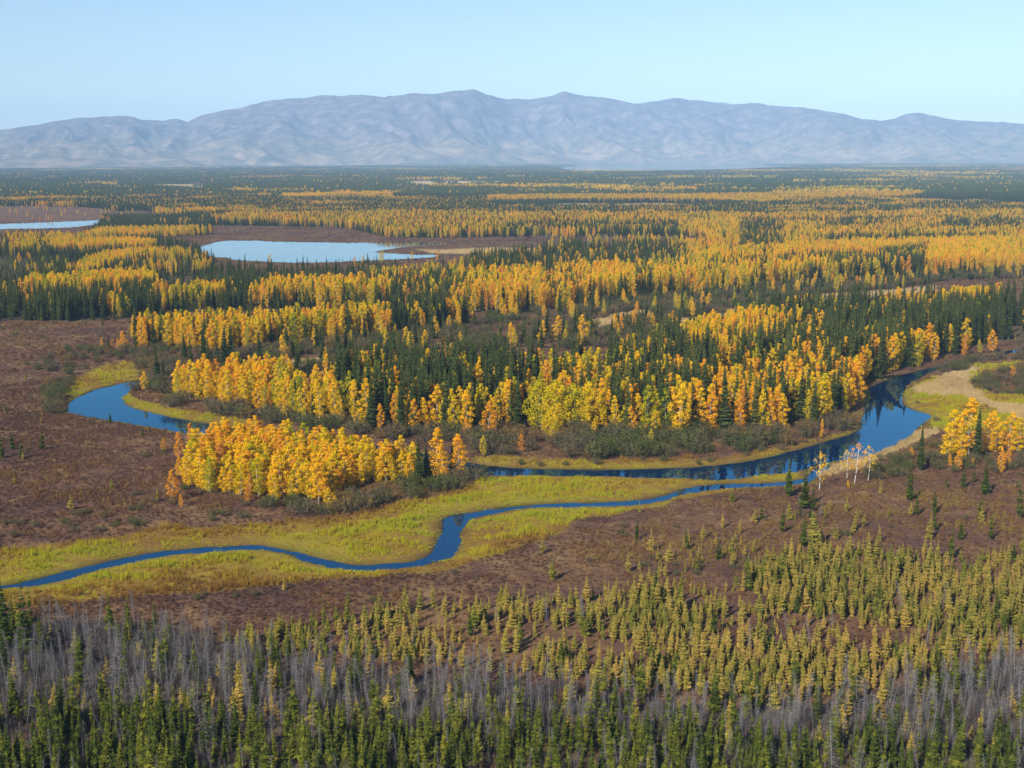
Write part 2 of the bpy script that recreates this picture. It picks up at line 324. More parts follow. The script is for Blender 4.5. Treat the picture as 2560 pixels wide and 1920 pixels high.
def warp(x, y, px, py):
    """ragged edges for the outlines: a warp of a few metres on the ground"""
    d = np.hypot(x, y)
    s = np.where(d < 420, 1.5, np.clip((d - 420) / 40 + 1.5, 1.5, np.clip(d / 70, 2.0, 60)))
    far = 1 + 3.0 * sstep(700, 1800, d)
    nx = x + s * 0.9 * far * fbm(x / (s * 4), y / (s * 4), 3, 31)
    ny = y + s * 0.9 * fbm(x / (s * 4), y / (s * 4), 3, 57) * (1 + .6 * sstep(900, 1800, d))
    a, b, _ = project(nx, ny, 0)
    return a, b

def classify(x, y, ragged=True):
    px, py, dep = project(x, y, 0)
    if ragged:
        px, py = warp(x, y, px, py)
    rid = np.full(x.shape, -1, int)
    for i, (k, dens, poly) in enumerate(REG):
        rid[inside(poly, px, py)] = i
    return rid

def default_mix(x, y):
    """woodland of the far plain outside the traced stands: share of birch, openness"""
    n = fbm(x / 420, y / 300, 4, 71)
    o = fbm(x / 300, y / 260, 3, 83)
    bshare = sstep(0.22, 0.62, n + 0.05 * np.sign(x) - sstep(1900, 3800, y) * 0.25)
    opn = sstep(0.26, 0.45, o)
    return bshare, opn

# ------------------------------------------------------------------ mesh helper
class MB:
    def __init__(self):
        self.v = []; self.f = []; self.m = []; self.a = []
    def face(self, pts, mat=0, var=0.5):
        n = len(self.v)
        self.v.extend([tuple(p) for p in pts])
        self.f.append(tuple(range(n, n + len(pts)))); self.m.append(mat); self.a.append(var)
    def tube(self, path, radii, n=5, mat=0, var=0.5):
        base = len(self.v); k = len(path)
        for p, r in zip(path, radii):
            for j in range(n):
                a = 2 * math.pi * j / n
                self.v.append((p[0] + r * math.cos(a), p[1] + r * math.sin(a), p[2]))
        for i in range(k - 1):
            for j in range(n):
                a = base + i * n + j; b = base + i * n + (j + 1) % n
                self.f.append((a, b, b + n, a + n)); self.m.append(mat); self.a.append(var)
    def limb(self, p, q, r0, r1, mat=0, var=0.5):
        """thin three-sided limb between two points, any direction"""
        p = Vector(p); q = Vector(q); d = (q - p)
        if d.length < 1e-6: return
        s = d.orthogonal().normalized(); t = d.cross(s).normalized()
        base = len(self.v)
        for c, r in ((p, r0), (q, r1)):
            for j in range(3):
                a = 2 * math.pi * j / 3
                self.v.append(tuple(c + (s * math.cos(a) + t * math.sin(a)) * r))
        for j in range(3):
            a = base + j; b = base + (j + 1) % 3
            self.f.append((a, b, b + 3, a + 3)); self.m.append(mat); self.a.append(var)
    def join(self, o, matofs=0, T=None):
        n = len(self.v)
        self.v.extend(o.v if T is None else [tuple(T @ Vector(p)) for p in o.v])
        self.f.extend(tuple(i + n for i in f) for f in o.f)
        self.m.extend(i + matofs for i in o.m); self.a.extend(o.a)
    def mesh(self, name, mats, smooth=False):
        me = bpy.data.meshes.new(name)
        me.from_pydata(self.v, [], self.f)
        for m in mats: me.materials.append(m)
        me.polygons.foreach_set('material_index', np.array(self.m, 'i4'))
        if smooth:
            me.polygons.foreach_set('use_smooth', np.ones(len(self.f), bool))
        at = me.attributes.new('leafvar', 'FLOAT', 'FACE')
        at.data.foreach_set('value', np.array(self.a, 'f4'))
        me.update()
        return me

def grid_mesh(name, X, Y, Z, mat, attrs=None, smooth=True):
    """X, Y, Z: (rows, cols) arrays"""
    r, c = X.shape
    me = bpy.data.meshes.new(name)
    co = np.stack([X, Y, Z], -1).reshape(-1, 3).astype('f4')
    me.vertices.add(len(co)); me.vertices.foreach_set('co', co.ravel())
    i = np.arange((r - 1) * (c - 1)); a = (i // (c - 1)) * c + i % (c - 1)
    q = np.stack([a, a + 1, a + c + 1, a + c], 1).astype('i4')
    me.loops.add(q.size); me.loops.foreach_set('vertex_index', q.ravel())
    me.polygons.add(len(q)); me.polygons.foreach_set('loop_start', np.arange(0, q.size, 4, dtype='i4'))
    me.update(calc_edges=True)
    me.polygons.foreach_set('use_smooth', np.full(len(q), smooth, bool))
    for k, v in (attrs or {}).items():
        at = me.attributes.new(k, 'FLOAT', 'POINT'); at.data.foreach_set('value', v.ravel().astype('f4'))
    me.materials.append(mat)
    ob = bpy.data.objects.new(name, me); COL.objects.link(ob)
    return ob

# ------------------------------------------------------------------ material helpers
class NT:
    def __init__(self, name):
        self.mat = bpy.data.materials.new(name); self.mat.use_nodes = True
        self.t = self.mat.node_tree; self.t.nodes.clear()
        self.out = self.t.nodes.new('ShaderNodeOutputMaterial')
    def n(self, typ, ins=None, **kw):
        nd = self.t.nodes.new(typ)
        for k, v in kw.items(): setattr(nd, k, v)
        for k, v in (ins or {}).items():
            s = nd.inputs[k]
            if isinstance(v, bpy.types.NodeSocket): self.t.links.new(v, s)
            else: s.default_value = v
        return nd
    def math(self, op, a, b=0.0, clamp=False):
        return self.n('ShaderNodeMath', {0: a, 1: b}, operation=op, use_clamp=clamp).outputs[0]
    def mix(self, fac, a, b):
        nd = self.t.nodes.new('ShaderNodeMix'); nd.data_type = 'RGBA'
        for s, v in ((nd.inputs[0], fac), (nd.inputs[6], a), (nd.inputs[7], b)):
            if isinstance(v, bpy.types.NodeSocket): self.t.links.new(v, s)
            else: s.default_value = v if not isinstance(v, tuple) else (*v, 1.0)[:4]
        return nd.outputs[2]
    def ramp(self, fac, stops, interp='LINEAR'):
        nd = self.t.nodes.new('ShaderNodeValToRGB'); cr = nd.color_ramp; cr.interpolation = interp
        while len(cr.elements) < len(stops): cr.elements.new(0.5)
        for e, (p, c) in zip(cr.elements, stops):
            e.position = p; e.color = (*c, 1.0)
        self.t.links.new(fac, nd.inputs[0])
        return nd.outputs[0]
    def noise(self, vec, scale, detail=4, rough=0.55):
        return self.n('ShaderNodeTexNoise', {'Vector': vec, 'Scale': scale, 'Detail': detail, 'Roughness': rough}).outputs[0]
    def surf(self, s):
        self.t.links.new(s, self.out.inputs[0])

def leaf_mat(name, stops, transl=0.25, var=0.35, bright=0.35):
    g = NT(name)
    tint = g.n('ShaderNodeAttribute', attribute_type='INSTANCER', attribute_name='tint').outputs['Fac']
    lv = g.n('ShaderNodeAttribute', attribute_type='GEOMETRY', attribute_name='leafvar').outputs['Fac']
    d = g.math('SUBTRACT', lv, 0.5)
    fac = g.math('ADD', tint, g.math('MULTIPLY', d, var), clamp=True)
    col = g.ramp(fac, stops)
    k = g.math('ADD', 1.0, g.math('MULTIPLY', d, bright))
    col2 = g.n('ShaderNodeVectorMath', {0: col, 1: g.n('ShaderNodeCombineXYZ', {0: k, 1: k, 2: k}).outputs[0]}, operation='MULTIPLY').outputs[0]
    a = g.n('ShaderNodeBsdfDiffuse', {'Color': col2}).outputs[0]
    b = g.n('ShaderNodeBsdfTranslucent', {'Color': col2}).outputs[0]
    g.surf(g.n('ShaderNodeMixShader', {0: transl, 1: a, 2: b}).outputs[0])
    return g.mat

def bark_mat(name, c0, c1, scale):
    g = NT(name)
    tc = g.n('ShaderNodeTexCoord').outputs['Object']
    v = g.n('ShaderNodeMapping', {'Vector': tc, 'Scale': (1, 1, 3)}).outputs[0]
    col = g.ramp(g.noise(v, scale, 3), [(0.36, c0), (0.5, c1)])
    g.surf(g.n('ShaderNodeBsdfPrincipled', {'Base Color': col, 'Roughness': 0.85}).outputs[0])
    return g.mat

M_BIRCH = leaf_mat('birch_leaves', [(0.0, (.11, .16, .006)), (0.25, (.42, .38, .006)), (0.5, (.82, .505, .006)), (0.75, (.82, .36, .012)), (1.0, (.52, .19, .03))], 0.25, 0.35, 0.4)
M_WSPR = leaf_mat('white_spruce_needles', [(0.0, (0.0272, 0.0424, 0.0136)), (0.5, (0.0544, 0.0688, 0.0176)), (1.0, (0.1120, 0.1104, 0.0208))], 0.04, 0.5, 0.7)
M_BSPR = leaf_mat('black_spruce_needles', [(0.0, (0.0255, 0.0408, 0.0085)), (0.5, (0.0723, 0.0892, 0.0119)), (1.0, (0.1700, 0.1615, 0.0187))], 0.12, 0.5, 0.7)
M_TAM = leaf_mat('tamarack_needles', [(0.0, (0.1395, 0.1535, 0.0205)), (0.45, (0.3069, 0.2465, 0.0446)), (1.0, (0.4185, 0.2697, 0.0614))], 0.2, 0.45, 0.5)
M_WIL = leaf_mat('willow_leaves', [(0.0, (0.0697, 0.0902, 0.0164)), (0.35, (0.1230, 0.1148, 0.0410)), (0.7, (0.1230, 0.0943, 0.0615)), (1.0, (0.2214, 0.1394, 0.0328))], 0.2, 0.5, 0.6)
M_DEADTWIG = leaf_mat('dead_twigs', [(0.0, (0.0722, 0.0642, 0.0634)), (0.5, (0.1320, 0.1197, 0.1179)), (1.0, (0.2112, 0.1918, 0.1866))], 0.0, 0.5, 0.5)
M_SHRUB = leaf_mat('dwarf_shrub_twigs', [(0.0, (0.0645, 0.0361, 0.0292)), (0.35, (0.1247, 0.0671, 0.0396)), (0.55, (0.1806, 0.0774, 0.0344)), (0.75, (0.2322, 0.1376, 0.0473)), (1.0, (0.2666, 0.1892, 0.0430))], 0.2, 0.35, 0.6)
M_SEDGE = leaf_mat('sedge_blades', [(0.0, (.24, .12, .030)), (0.35, (.35, .21, .030)), (0.65, (.45, .37, .020)), (1.0, (.36, .37, .020))], 0.3, 0.3, 0.5)
M_STRAW = leaf_mat('dry_grass_blades', [(0.0, (.36, .24, .10)), (1.0, (.58, .43, .20))], 0.3, 0.4, 0.4)
M_WBARK = bark_mat('birch_bark', (.09, .075, .06), (.36, .33, .28), 2.0)
M_PBARK = bark_mat('white_birch_bark', (.12, .10, .09), (.66, .62, .57), 2.0)
M_SBARK = bark_mat('spruce_bark', (.05, .04, .035), (.11, .09, .075), 3.0)
M_DBARK = bark_mat('dead_bark', (.09, .082, .08), (.22, .205, .20), 3.0)

# ------------------------------------------------------------------ tree builders (height 1; trunk, crown)
def rnd(a, b): return random.uniform(a, b)

def quad(mb, c, n, size, aspect, mat, var):
    n = n.normalized()
    s = n.orthogonal().normalized(); t = n.cross(s)
    a = rnd(0, 6.283)
    u = (s * math.cos(a) + t * math.sin(a)) * size * 0.5
    w = (t * math.cos(a) - s * math.sin(a)) * size * 0.5 * aspect
    mb.face((c - u - w * .6, c + u - w, c + u * .8 + w, c - u * .5 + w * .8), mat, var)

def rv(): return Vector((random.gauss(0, 1), random.gauss(0, 1), random.gauss(0, 1)))

def make_birch(seed, width=0.17, low=0.2, nclust=24, nleaf=80, leaf=0.0185, forked=False, sparse=1.0, cl=(0.062, 0.098)):
    random.seed(seed)
    tr = MB(); cr = MB()
    bx, by = rnd(-.03, .03), rnd(-.03, .03)
    axis = lambda t: Vector((bx * t * t * 2 + .012 * math.sin(t * 7 + seed), by * t * t * 2 + .012 * math.cos(t * 6 + seed), t))
    ts = [0, .12, .25, .4, .55, .7, .85, .95]
    tr.tube([axis(t) for t in ts], [.0085 * (1 - t) + .0015 for t in ts], 6)
    cs = []
    for i in range(nclust):
        t = low + (1 - low) * ((i + rnd(.2, .8)) / nclust) ** 0.92
        u = (t - low) / (1 - low)
        prof = width * (math.sin(math.pi * min(1, u ** 0.72)) ** 0.75 * 0.95 + 0.10)
        a = i * 2.399 + rnd(-.5, .5)
        rr = prof * math.sqrt(rnd(.15, 1.0))
        c = axis(t) + Vector((rr * math.cos(a), rr * math.sin(a), rnd(-.02, .02)))
        if t > .93: c = axis(t)
        cs.append((c, rnd(*cl) * (1.0 - 0.45 * u)))
        if i % 2 == 0:
            tr.limb(axis(max(low * .8, t - .10)), c, .0042, .0015)
    for c, s in cs:
        cv = rnd(.25, .75)
        for k in range(int(nleaf * sparse)):
            d = rv().normalized()
            d.z = d.z * 0.8 + 0.12
            p = c + Vector((d.x * s, d.y * s, d.z * s * 1.15)) * rnd(.55, 1.05)
            n = d + rv() * 0.45
            quad(cr, p, n, leaf * rnd(.7, 1.35), rnd(.6, .95), 0, min(1, max(0, cv + rnd(-.28, .28))))
    return tr, cr

def make_spruce(seed, width=0.115, low=0.06, whorls=26, per=8, droop=0.35, point=0.75, ragged=0.25, gap=0.0):
    random.seed(seed)
    tr = MB(); cr = MB()
    bx, by = rnd(-.012, .012), rnd(-.012, .012)
    axis = lambda t: Vector((bx * t * t, by * t * t, t))
    ts = [0, .2, .5, .8, 1.0]
    tr.tube([axis(t) for t in ts], [.0125 * (1 - t) + .001 for t in ts], 6)
    for i in range(whorls):
        u = (i + rnd(0, .5)) / whorls
        t = low + (0.985 - low) * u
        if rnd(0, 1) < gap and .1 < u < .9: continue
        prof = width * ((1 - u) ** point * (0.55 + 0.45 * min(1, u / .18))) + 0.006
        wv = rnd(.2, .8); wl = rnd(1 - ragged, 1 + ragged * .6)
        n = max(4, int(per * (0.6 + 0.4 * (1 - u)) + rnd(0, 1)))
        for j in range(n):
            a = 2 * math.pi * (j + rnd(-.35, .35)) / n + i * 1.7
            L = prof * wl * rnd(.65, 1.2)
            dr = Vector((math.cos(a), math.sin(a), 0)); sd = Vector((-dr.y, dr.x, 0))
            p0 = axis(t)
            dz = L * droop * rnd(.5, 1.4)
            pm = p0 + dr * L * .55 + Vector((0, 0, -dz * .55))
            pe = p0 + dr * L + Vector((0, 0, -dz * .75))
            w = max(.010, L * rnd(.30, .42)) + .004
            v = min(1, max(0, wv + rnd(-.3, .3)))
            hang = Vector((0, 0, -w * rnd(.6, 1.1)))
            up = Vector((0, 0, .006))
            cr.face((p0 + up, pm + sd * w + hang * .5, pe + hang * .2, pm - sd * w + hang * .5), 0, v)
            cr.face((p0 + up * 0.5, pm + up, pe, pm + hang * 1.4), 0, max(0, v - .15))
            if L > width * .35:
                for s in (-1, 1):
                    q = pm + sd * s * w * .5
                    cr.face((q, q + sd * s * w * 0.9 + dr * L * .25 + hang * .4, q + dr * L * .38 + hang * .15), 0, min(1, v + .1))
    tip = axis(1.0)
    for j in range(4):
        a = j * 1.57 + .4
        d = Vector((math.cos(a), math.sin(a), 0))
        cr.face((tip + Vector((0, 0, .012)), tip + d * .008 - Vector((0, 0, .03)), tip - Vector((0, 0, .05))), 0, .6)
    return tr, cr

def make_dead(seed, n=90, width=.085):
    random.seed(seed)
    tr = MB(); cr = MB()
    bx, by = rnd(-.05, .05), rnd(-.05, .05)
    axis = lambda t: Vector((bx * t, by * t, t))
    top = rnd(.86, 1.0)
    ts = [0, .3, .6, top]
    tr.tube([axis(t) for t in ts], [.0065, .005, .0035, .0012], 5)
    for i in range(n):
        t = .16 + (top - .18) * (i + rnd(0, 1)) / n
        a = i * 2.4 + rnd(-.4, .4)
        L = width * (1 - t) ** .5 * rnd(.35, 1.25) + .012
        d = Vector((math.cos(a), math.sin(a), 0)); s = Vector((-d.y, d.x, 0))
        p = axis(t); e = p + d * L + Vector((0, 0, -L * rnd(.1, .8)))
        w = .0042
        cr.face((p + Vector((0, 0, w)), p - Vector((0, 0, w)), e), 0, rnd(0, 1))
        for k in range(2):
            f = rnd(.35, .9); m = p.lerp(e, f)
            cr.face((m + Vector((0, 0, w * .7)), m - Vector((0, 0, w * .7)), m + s * rnd(-1, 1) * L * .5 + d * L * .2 - Vector((0, 0, L * rnd(0, .4)))), 0, rnd(0, 1))
    return tr, cr

def make_willow(seed, n=1300, leaf=.056, stems=14, wide=.62):
    random.seed(seed)
    tr = MB(); cr = MB()
    tips = []
    for i in range(stems):
        a = i * 2.399; rr = wide * math.sqrt((i + .5) / stems)
        h = math.sqrt(max(.05, 1 - (rr / (wide * 1.25)) ** 2)) * rnd(.72, 1.0)
        e = Vector((rr * math.cos(a), rr * math.sin(a), h * .92))
        m = Vector((e.x * .35, e.y * .35, h * .45))
        tr.limb((e.x * .08, e.y * .08, 0), m, .022, .014); tr.limb(m, e, .014, .005)
        tips.append((e, rnd(.14, .24), rnd(.2, .8)))
    for i in range(n):
        e, s, v = random.choice(tips)
        d = rv().normalized()
        k = rnd(0, 1)
        base = Vector((e.x * (1 - .35 * k * k), e.y * (1 - .35 * k * k), e.z * (1 - .72 * k * k)))
        p = base + d * s * rnd(.5, 1.0)
        p.z = max(.03, p.z)
        quad(cr, p, d + Vector((0, 0, .25)) + rv() * .35, leaf * rnd(.6, 1.3), rnd(.45, .8), 0, min(1, max(0, v + rnd(-.35, .35))))
    return tr, cr

def make_tuft(seed, n=26, h=1.0, spread=.8, lean=.35, w=.05):
    """upright twigs or blades from one base"""
    random.seed(seed); mb = MB()
    for i in range(n):
        a = rnd(0, 6.283); r0 = spread * math.sqrt(rnd(0, 1)) * .5
        b = Vector((r0 * math.cos(a), r0 * math.sin(a), 0))
        q = rnd(0, 6.283); hh = h * rnd(.5, 1.0)
        e = b + Vector((math.cos(q) * lean * hh * rnd(.2, 1), math.sin(q) * lean * hh * rnd(.2, 1), hh))
        f = rnd(0, 3.14); s = Vector((math.cos(f), math.sin(f), 0)) * w * rnd(.6, 1.4)
        mb.face((b - s, b + s, e + s * .5, e - s * .3), 0, rnd(0, 1))
    return mb

def make_shrub(seed, n=60, leaf=.20):
    """low dome of twigs and small leaves"""
    random.seed(seed); mb = MB()
    for i in range(n):
        d = rv().normalized(); d.z = abs(d.z) * .9 + .05
        p = Vector((d.x * .62, d.y * .62, d.z * .8)) * rnd(.55, 1.05)
        quad(mb, p, d + rv() * .6, leaf * rnd(.5, 1.2), rnd(.5, .9), 0, rnd(0, 1))
    for i in range(10):
        a = rnd(0, 6.283); e = Vector((math.cos(a) * rnd(.1, .6), math.sin(a) * rnd(.1, .6), rnd(.6, 1.15)))
        s = Vector((-math.sin(a), math.cos(a), 0)) * .02
        mb.face((Vector((0, 0, 0)) - s, Vector((0, 0, 0)) + s, e), 0, rnd(.4, 1))
    return mb

# ------------------------------------------------------------------ ground
def build_ground():
    d1 = np.geomspace(70, 620, 660); d2 = np.geomspace(620, 10800, 400)[1:]; d3 = np.geomspace(10800, 17500, 14)[1:]
    D = np.concatenate([d1, d2, d3])
    A = np.radians(np.linspace(-33, 33, 620))
    X = np.tan(A)[None] * D[:, None]; Y = np.broadcast_to(D[:, None], X.shape).copy()
    x = X.ravel(); y = Y.ravel()
    sd = water_sd(x, y)
    Z = gz(x, y, sd)
    rid = classify(x, y)
    kinds = np.array([r[0] for r in REG] + ['-'])[rid]
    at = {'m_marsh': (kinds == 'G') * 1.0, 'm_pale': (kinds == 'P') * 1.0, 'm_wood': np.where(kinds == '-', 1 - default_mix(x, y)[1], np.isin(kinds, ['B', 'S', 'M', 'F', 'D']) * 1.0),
          'm_wet': sstep(2.5, 0.0, sd), 'm_bed': sstep(0.4, -1.0, sd)}
    # soften the masks by a small neighbourhood average
    for k in ('m_marsh', 'm_pale', 'm_wood'):
        v = at[k].reshape(X.shape)
        for _ in range(2):
            v = (v + np.roll(v, 1, 0) + np.roll(v, -1, 0) + np.roll(v, 1, 1) + np.roll(v, -1, 1)) / 5
        at[k] = v
    g = NT('bog_ground')
    pos = g.n('ShaderNodeNewGeometry').outputs['Position']
    A_ = lambda k: g.n('ShaderNodeAttribute', attribute_type='GEOMETRY', attribute_name=k).outputs['Fac']
    n1 = g.noise(pos, 0.035, 4); n2 = g.noise(pos, 0.25, 5, .65); n3 = g.noise(pos, 1.6, 4, .7)
    tund = g.ramp(g.math('ADD', g.math('MULTIPLY', n1, .5), g.math('MULTIPLY', n2, .5)),
                  [(.34, (.070, .037, .030)), (.45, (.125, .064, .042)), (.53, (.19, .100, .048)), (.62, (.27, .165, .068))])
    tund = g.mix(g.math('MULTIPLY', n3, .55), tund, (.055, .034, .028))
    marsh = g.ramp(g.math('ADD', g.math('MULTIPLY', n1, .6), g.math('MULTIPLY', n2, .4)),
                   [(.38, (.22, .11, .03)), (.48, (.30, .19, .03)), (.56, (.34, .27, .022)), (.66, (.26, .26, .02))])
    marsh = g.mix(g.math('MULTIPLY', n3, .8), marsh, (.10, .062, .020))
    pale = g.ramp(n2, [(.3, (.34, .23, .10)), (.6, (.55, .41, .20))])
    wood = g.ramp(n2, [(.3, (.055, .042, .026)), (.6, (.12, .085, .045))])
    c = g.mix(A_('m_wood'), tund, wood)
    c = g.mix(A_('m_marsh'), c, marsh)
    c = g.mix(A_('m_pale'), c, pale)
    c = g.mix(g.math('MULTIPLY', A_('m_wet'), .55), c, (.055, .045, .018))
    c = g.mix(A_('m_bed'), c, (.018, .016, .010))
    bump = g.n('ShaderNodeBump', {'Height': n3, 'Strength': .6, 'Distance': .25}).outputs[0]
    g.surf(g.n('ShaderNodeBsdfPrincipled', {'Base Color': c, 'Roughness': .95, 'Specular IOR Level': .1, 'Normal': bump}).outputs[0])
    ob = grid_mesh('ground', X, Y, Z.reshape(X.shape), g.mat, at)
    ob['kind'] = 'structure'
build_ground()

# ------------------------------------------------------------------ water
def water_mat(name, bump, scale, rough, base, tint):
    g = NT(name)
    pos = g.n('ShaderNodeNewGeometry').outputs['Position']
    v = g.n('ShaderNodeMapping', {'Vector': pos, 'Scale': (1.0, .45, 1)}).outputs[0]
    n = g.noise(v, scale, 3)
    calm = g.ramp(g.noise(g.n('ShaderNodeMapping', {'Vector': pos, 'Scale': (.35, 1.2, 1)}).outputs[0], scale * .05, 4), [(.42, (0, 0, 0)), (.6, (1, 1, 1))])
    st = g.math('MULTIPLY', calm, bump)
    b = g.n('ShaderNodeBump', {'Height': n, 'Strength': st, 'Distance': .05}).outputs[0]
    fr = g.n('ShaderNodeFresnel', {'IOR': 1.5, 'Normal': b}).outputs[0]
    body = g.n('ShaderNodeBsdfDiffuse', {'Color': (*base, 1)}).outputs[0]
    gl = g.n('ShaderNodeBsdfGlossy', {'Color': (*tint, 1), 'Roughness': rough, 'Normal': b}).outputs[0]
    g.surf(g.n('ShaderNodeMixShader', {0: fr, 1: body, 2: gl}).outputs[0])
    return g.mat
WM_RIVER = water_mat('river_water', .06, .9, .012, (.001, .012, .050), (.34, .78, 1.0))
WM_LAKE = water_mat('lake_water', .55, .35, .06, (.030, .070, .11), (.92, 1.0, 1.0))

def build_water():
    for name, P in WATERS_G.items():
        far = 'lake' in name
        cxy = P
        # widen the sheet so that it runs under the banks
        T = np.roll(cxy, -1, 0) - np.roll(cxy, 1, 0)
        L = np.hypot(T[:, 0], T[:, 1])[:, None] + 1e-9
        area = 0.5 * np.sum(cxy[:, 0] * np.roll(cxy[:, 1], -1) - np.roll(cxy[:, 0], -1) * cxy[:, 1])
        s = 1 if area > 0 else -1
        N = np.stack([T[:, 1], -T[:, 0]], 1) / L * s
        Q = cxy + N * (4.0 if far else 1.6)
        import bmesh
        bm = bmesh.new()
        vs_ = [bm.verts.new((float(a), float(b), WATER_Z)) for a, b in Q]
        es = [bm.edges.new((vs_[i], vs_[(i + 1) % len(vs_)])) for i in range(len(vs_))]
        bmesh.ops.triangle_fill(bm, use_beauty=True, use_dissolve=False, edges=es, normal=(0, 0, 1))
        for f in bm.faces:
            if f.normal.z < 0: f.normal_flip()
        nm = {'river': 'river_water', 'creek': 'creek_water', 'lake': 'bog_lake_water', 'far_lake': 'far_lake_water', 'lake_under_hills': 'hill_lake_water'}[name]
        me = bpy.data.meshes.new(nm); bm.to_mesh(me); bm.free()
        me.materials.append(WM_LAKE if far else WM_RIVER)
        ob = bpy.data.objects.new(nm, me); COL.objects.link(ob); ob['kind'] = 'structure'
build_water()

# ------------------------------------------------------------------ mountains
SKYLINE = [(-700, 300), (-400, 296), (-150, 288), (0, 282), (60, 272), (130, 262), (180, 257), (235, 252), (270, 250), (310, 258), (360, 262), (378, 258), (405, 263), (440, 250), (500, 236), (545, 226),
           (580, 217), (640, 214), (690, 206), (740, 207), (790, 203), (830, 208), (860, 205), (905, 200), (950, 203), (990, 197), (1020, 194), (1050, 204), (1080, 212), (1100, 215), (1150, 213),
           (1190, 208), (1220, 199), (1255, 206), (1300, 209), (1340, 219), (1390, 223), (1430, 219), (1455, 213), (1490, 217), (1540, 222), (1590, 226), (1640, 224), (1690, 230), (1740, 234),
           (1800, 243), (1850, 252), (1900, 260), (1930, 258), (1960, 247), (1990, 245), (2030, 252), (2080, 260), (2130, 263), (2170, 264), (2212, 268), (2400, 275), (2700, 290), (3000, 300)]

def build_mountains():
    K = 2560 / 2212
    S = np.array(SKYLINE, float) * K
    px = np.interp(np.arange(0, 1200), np.linspace(0, 1199, len(S)), S[:, 0])
    # elevation angle along the bearing for every skyline point
    a = (S[:, 0] - 1280) / FPX; b = -(S[:, 1] - 960) / FPX
    d = _f[None] + a[:, None] * _r[None] + b[:, None] * _u[None]
    bear = np.arctan2(d[:, 0], d[:, 1]); tanel = d[:, 2] / np.hypot(d[:, 0], d[:, 1])
    B = np.linspace(R(-31), R(31), 900)
    te = np.interp(B, bear, tanel)
    te = te + .0010 * fbm(B * 75, B * 0 + 3.3, 4, 12) * sstep(.0, .03, te)
    rows = 250
    foot = 9000 + 2300 * sstep(-.30, .02, B) - 300 * sstep(.1, .4, B)
    ridge = 13600 + 350 * np.sin(B * 17) + 250 * np.sin(B * 41 + 1)
    t = np.linspace(0, 1.35, rows)
    rr = foot[None] + (ridge - foot)[None] * t[:, None]
    x = rr * np.sin(B)[None]; y = rr * np.cos(B)[None]
    top = CAM_H + te[None] * ridge[None]
    lat = B[None] * 13000 + 0 * rr
    wl = lat + 420 * fbm(lat / 1900, rr / 1500, 3, 3) + 500 * (1 - t[:, None]) * fbm(lat / 3000, rr / 4000, 2, 8)
    spur = 1 - np.abs(fbm(wl / 1500, rr / 6500, 4, 21))            # ridged: long spurs down from the crest
    spur2 = 1 - np.abs(fbm(wl / 520, rr / 1500, 4, 44))
    spur3 = 1 - np.abs(fbm(wl / 210, rr / 420, 3, 77))
    hills = fbm(x / 1300, y / 900, 4, 61)
    prof = 0.16 * sstep(0, .35, t) + 0.84 * sstep(.22, 1.03, t) ** 1.15
    env = np.sin(np.pi * np.clip(t, 0, 1)) ** 1.0
    h = top * (prof[:, None] + env[:, None] * (0.40 * (spur - .70) + 0.17 * (spur2 - .70) + 0.055 * (spur3 - .7)))
    h = h + 70 * hills * (sstep(.02, .2, t) * sstep(.7, .35, t))[:, None]
    back = sstep(1.0, 1.3, t)[:, None]
    h = h * (1 - .75 * back)
    # nothing in front of the crest may rise over the crest's own line
    lim = CAM_H + te[None] * rr - 6
    m = t[:, None] < .97
    h = np.where(m, np.minimum(h, lim - 25 * (1 - t[:, None])), h)
    h = np.where((t[:, None] >= .97) & (t[:, None] <= 1.03), top, h)
    h = h + sstep(.35, .9, t)[:, None] * sstep(1.0, .93, t)[:, None] * 14 * fbm(x / 160, y / 160, 3, 90)
    h[0] = -2
    h = np.maximum(h, -2)
    g = NT('hill_slopes')
    pos = g.n('ShaderNodeNewGeometry').outputs['Position']
    z = g.n('ShaderNodeSeparateXYZ', {0: pos}).outputs[2]
    n1 = g.noise(pos, .0016, 5, .6); n2 = g.noise(pos, .009, 5, .65)
    high = g.ramp(n2, [(.35, (.075, .062, .064)), (.5, (.13, .104, .098)), (.68, (.25, .20, .18))])
    low = g.ramp(g.math('ADD', g.math('MULTIPLY', n1, .45), g.math('MULTIPLY', n2, .55)), [(.36, (.055, .07, .045)), (.45, (.14, .12, .075)), (.56, (.27, .20, .125)), (.66, (.36, .275, .19))])
    zf = g.math('ADD', g.math('DIVIDE', z, 420.0), g.math('MULTIPLY', g.math('SUBTRACT', n1, .5), 1.1), clamp=True)
    c = g.mix(g.ramp(zf, [(.4, (0, 0, 0)), (.75, (1, 1, 1))]), low, high)
    g.surf(g.n('ShaderNodeBsdfDiffuse', {'Color': c}).outputs[0])
    ob = grid_mesh('mountains', x, y, h, g.mat)
    ob['kind'] = 'structure'
    return float(h.max())
HILL_TOP = build_mountains()

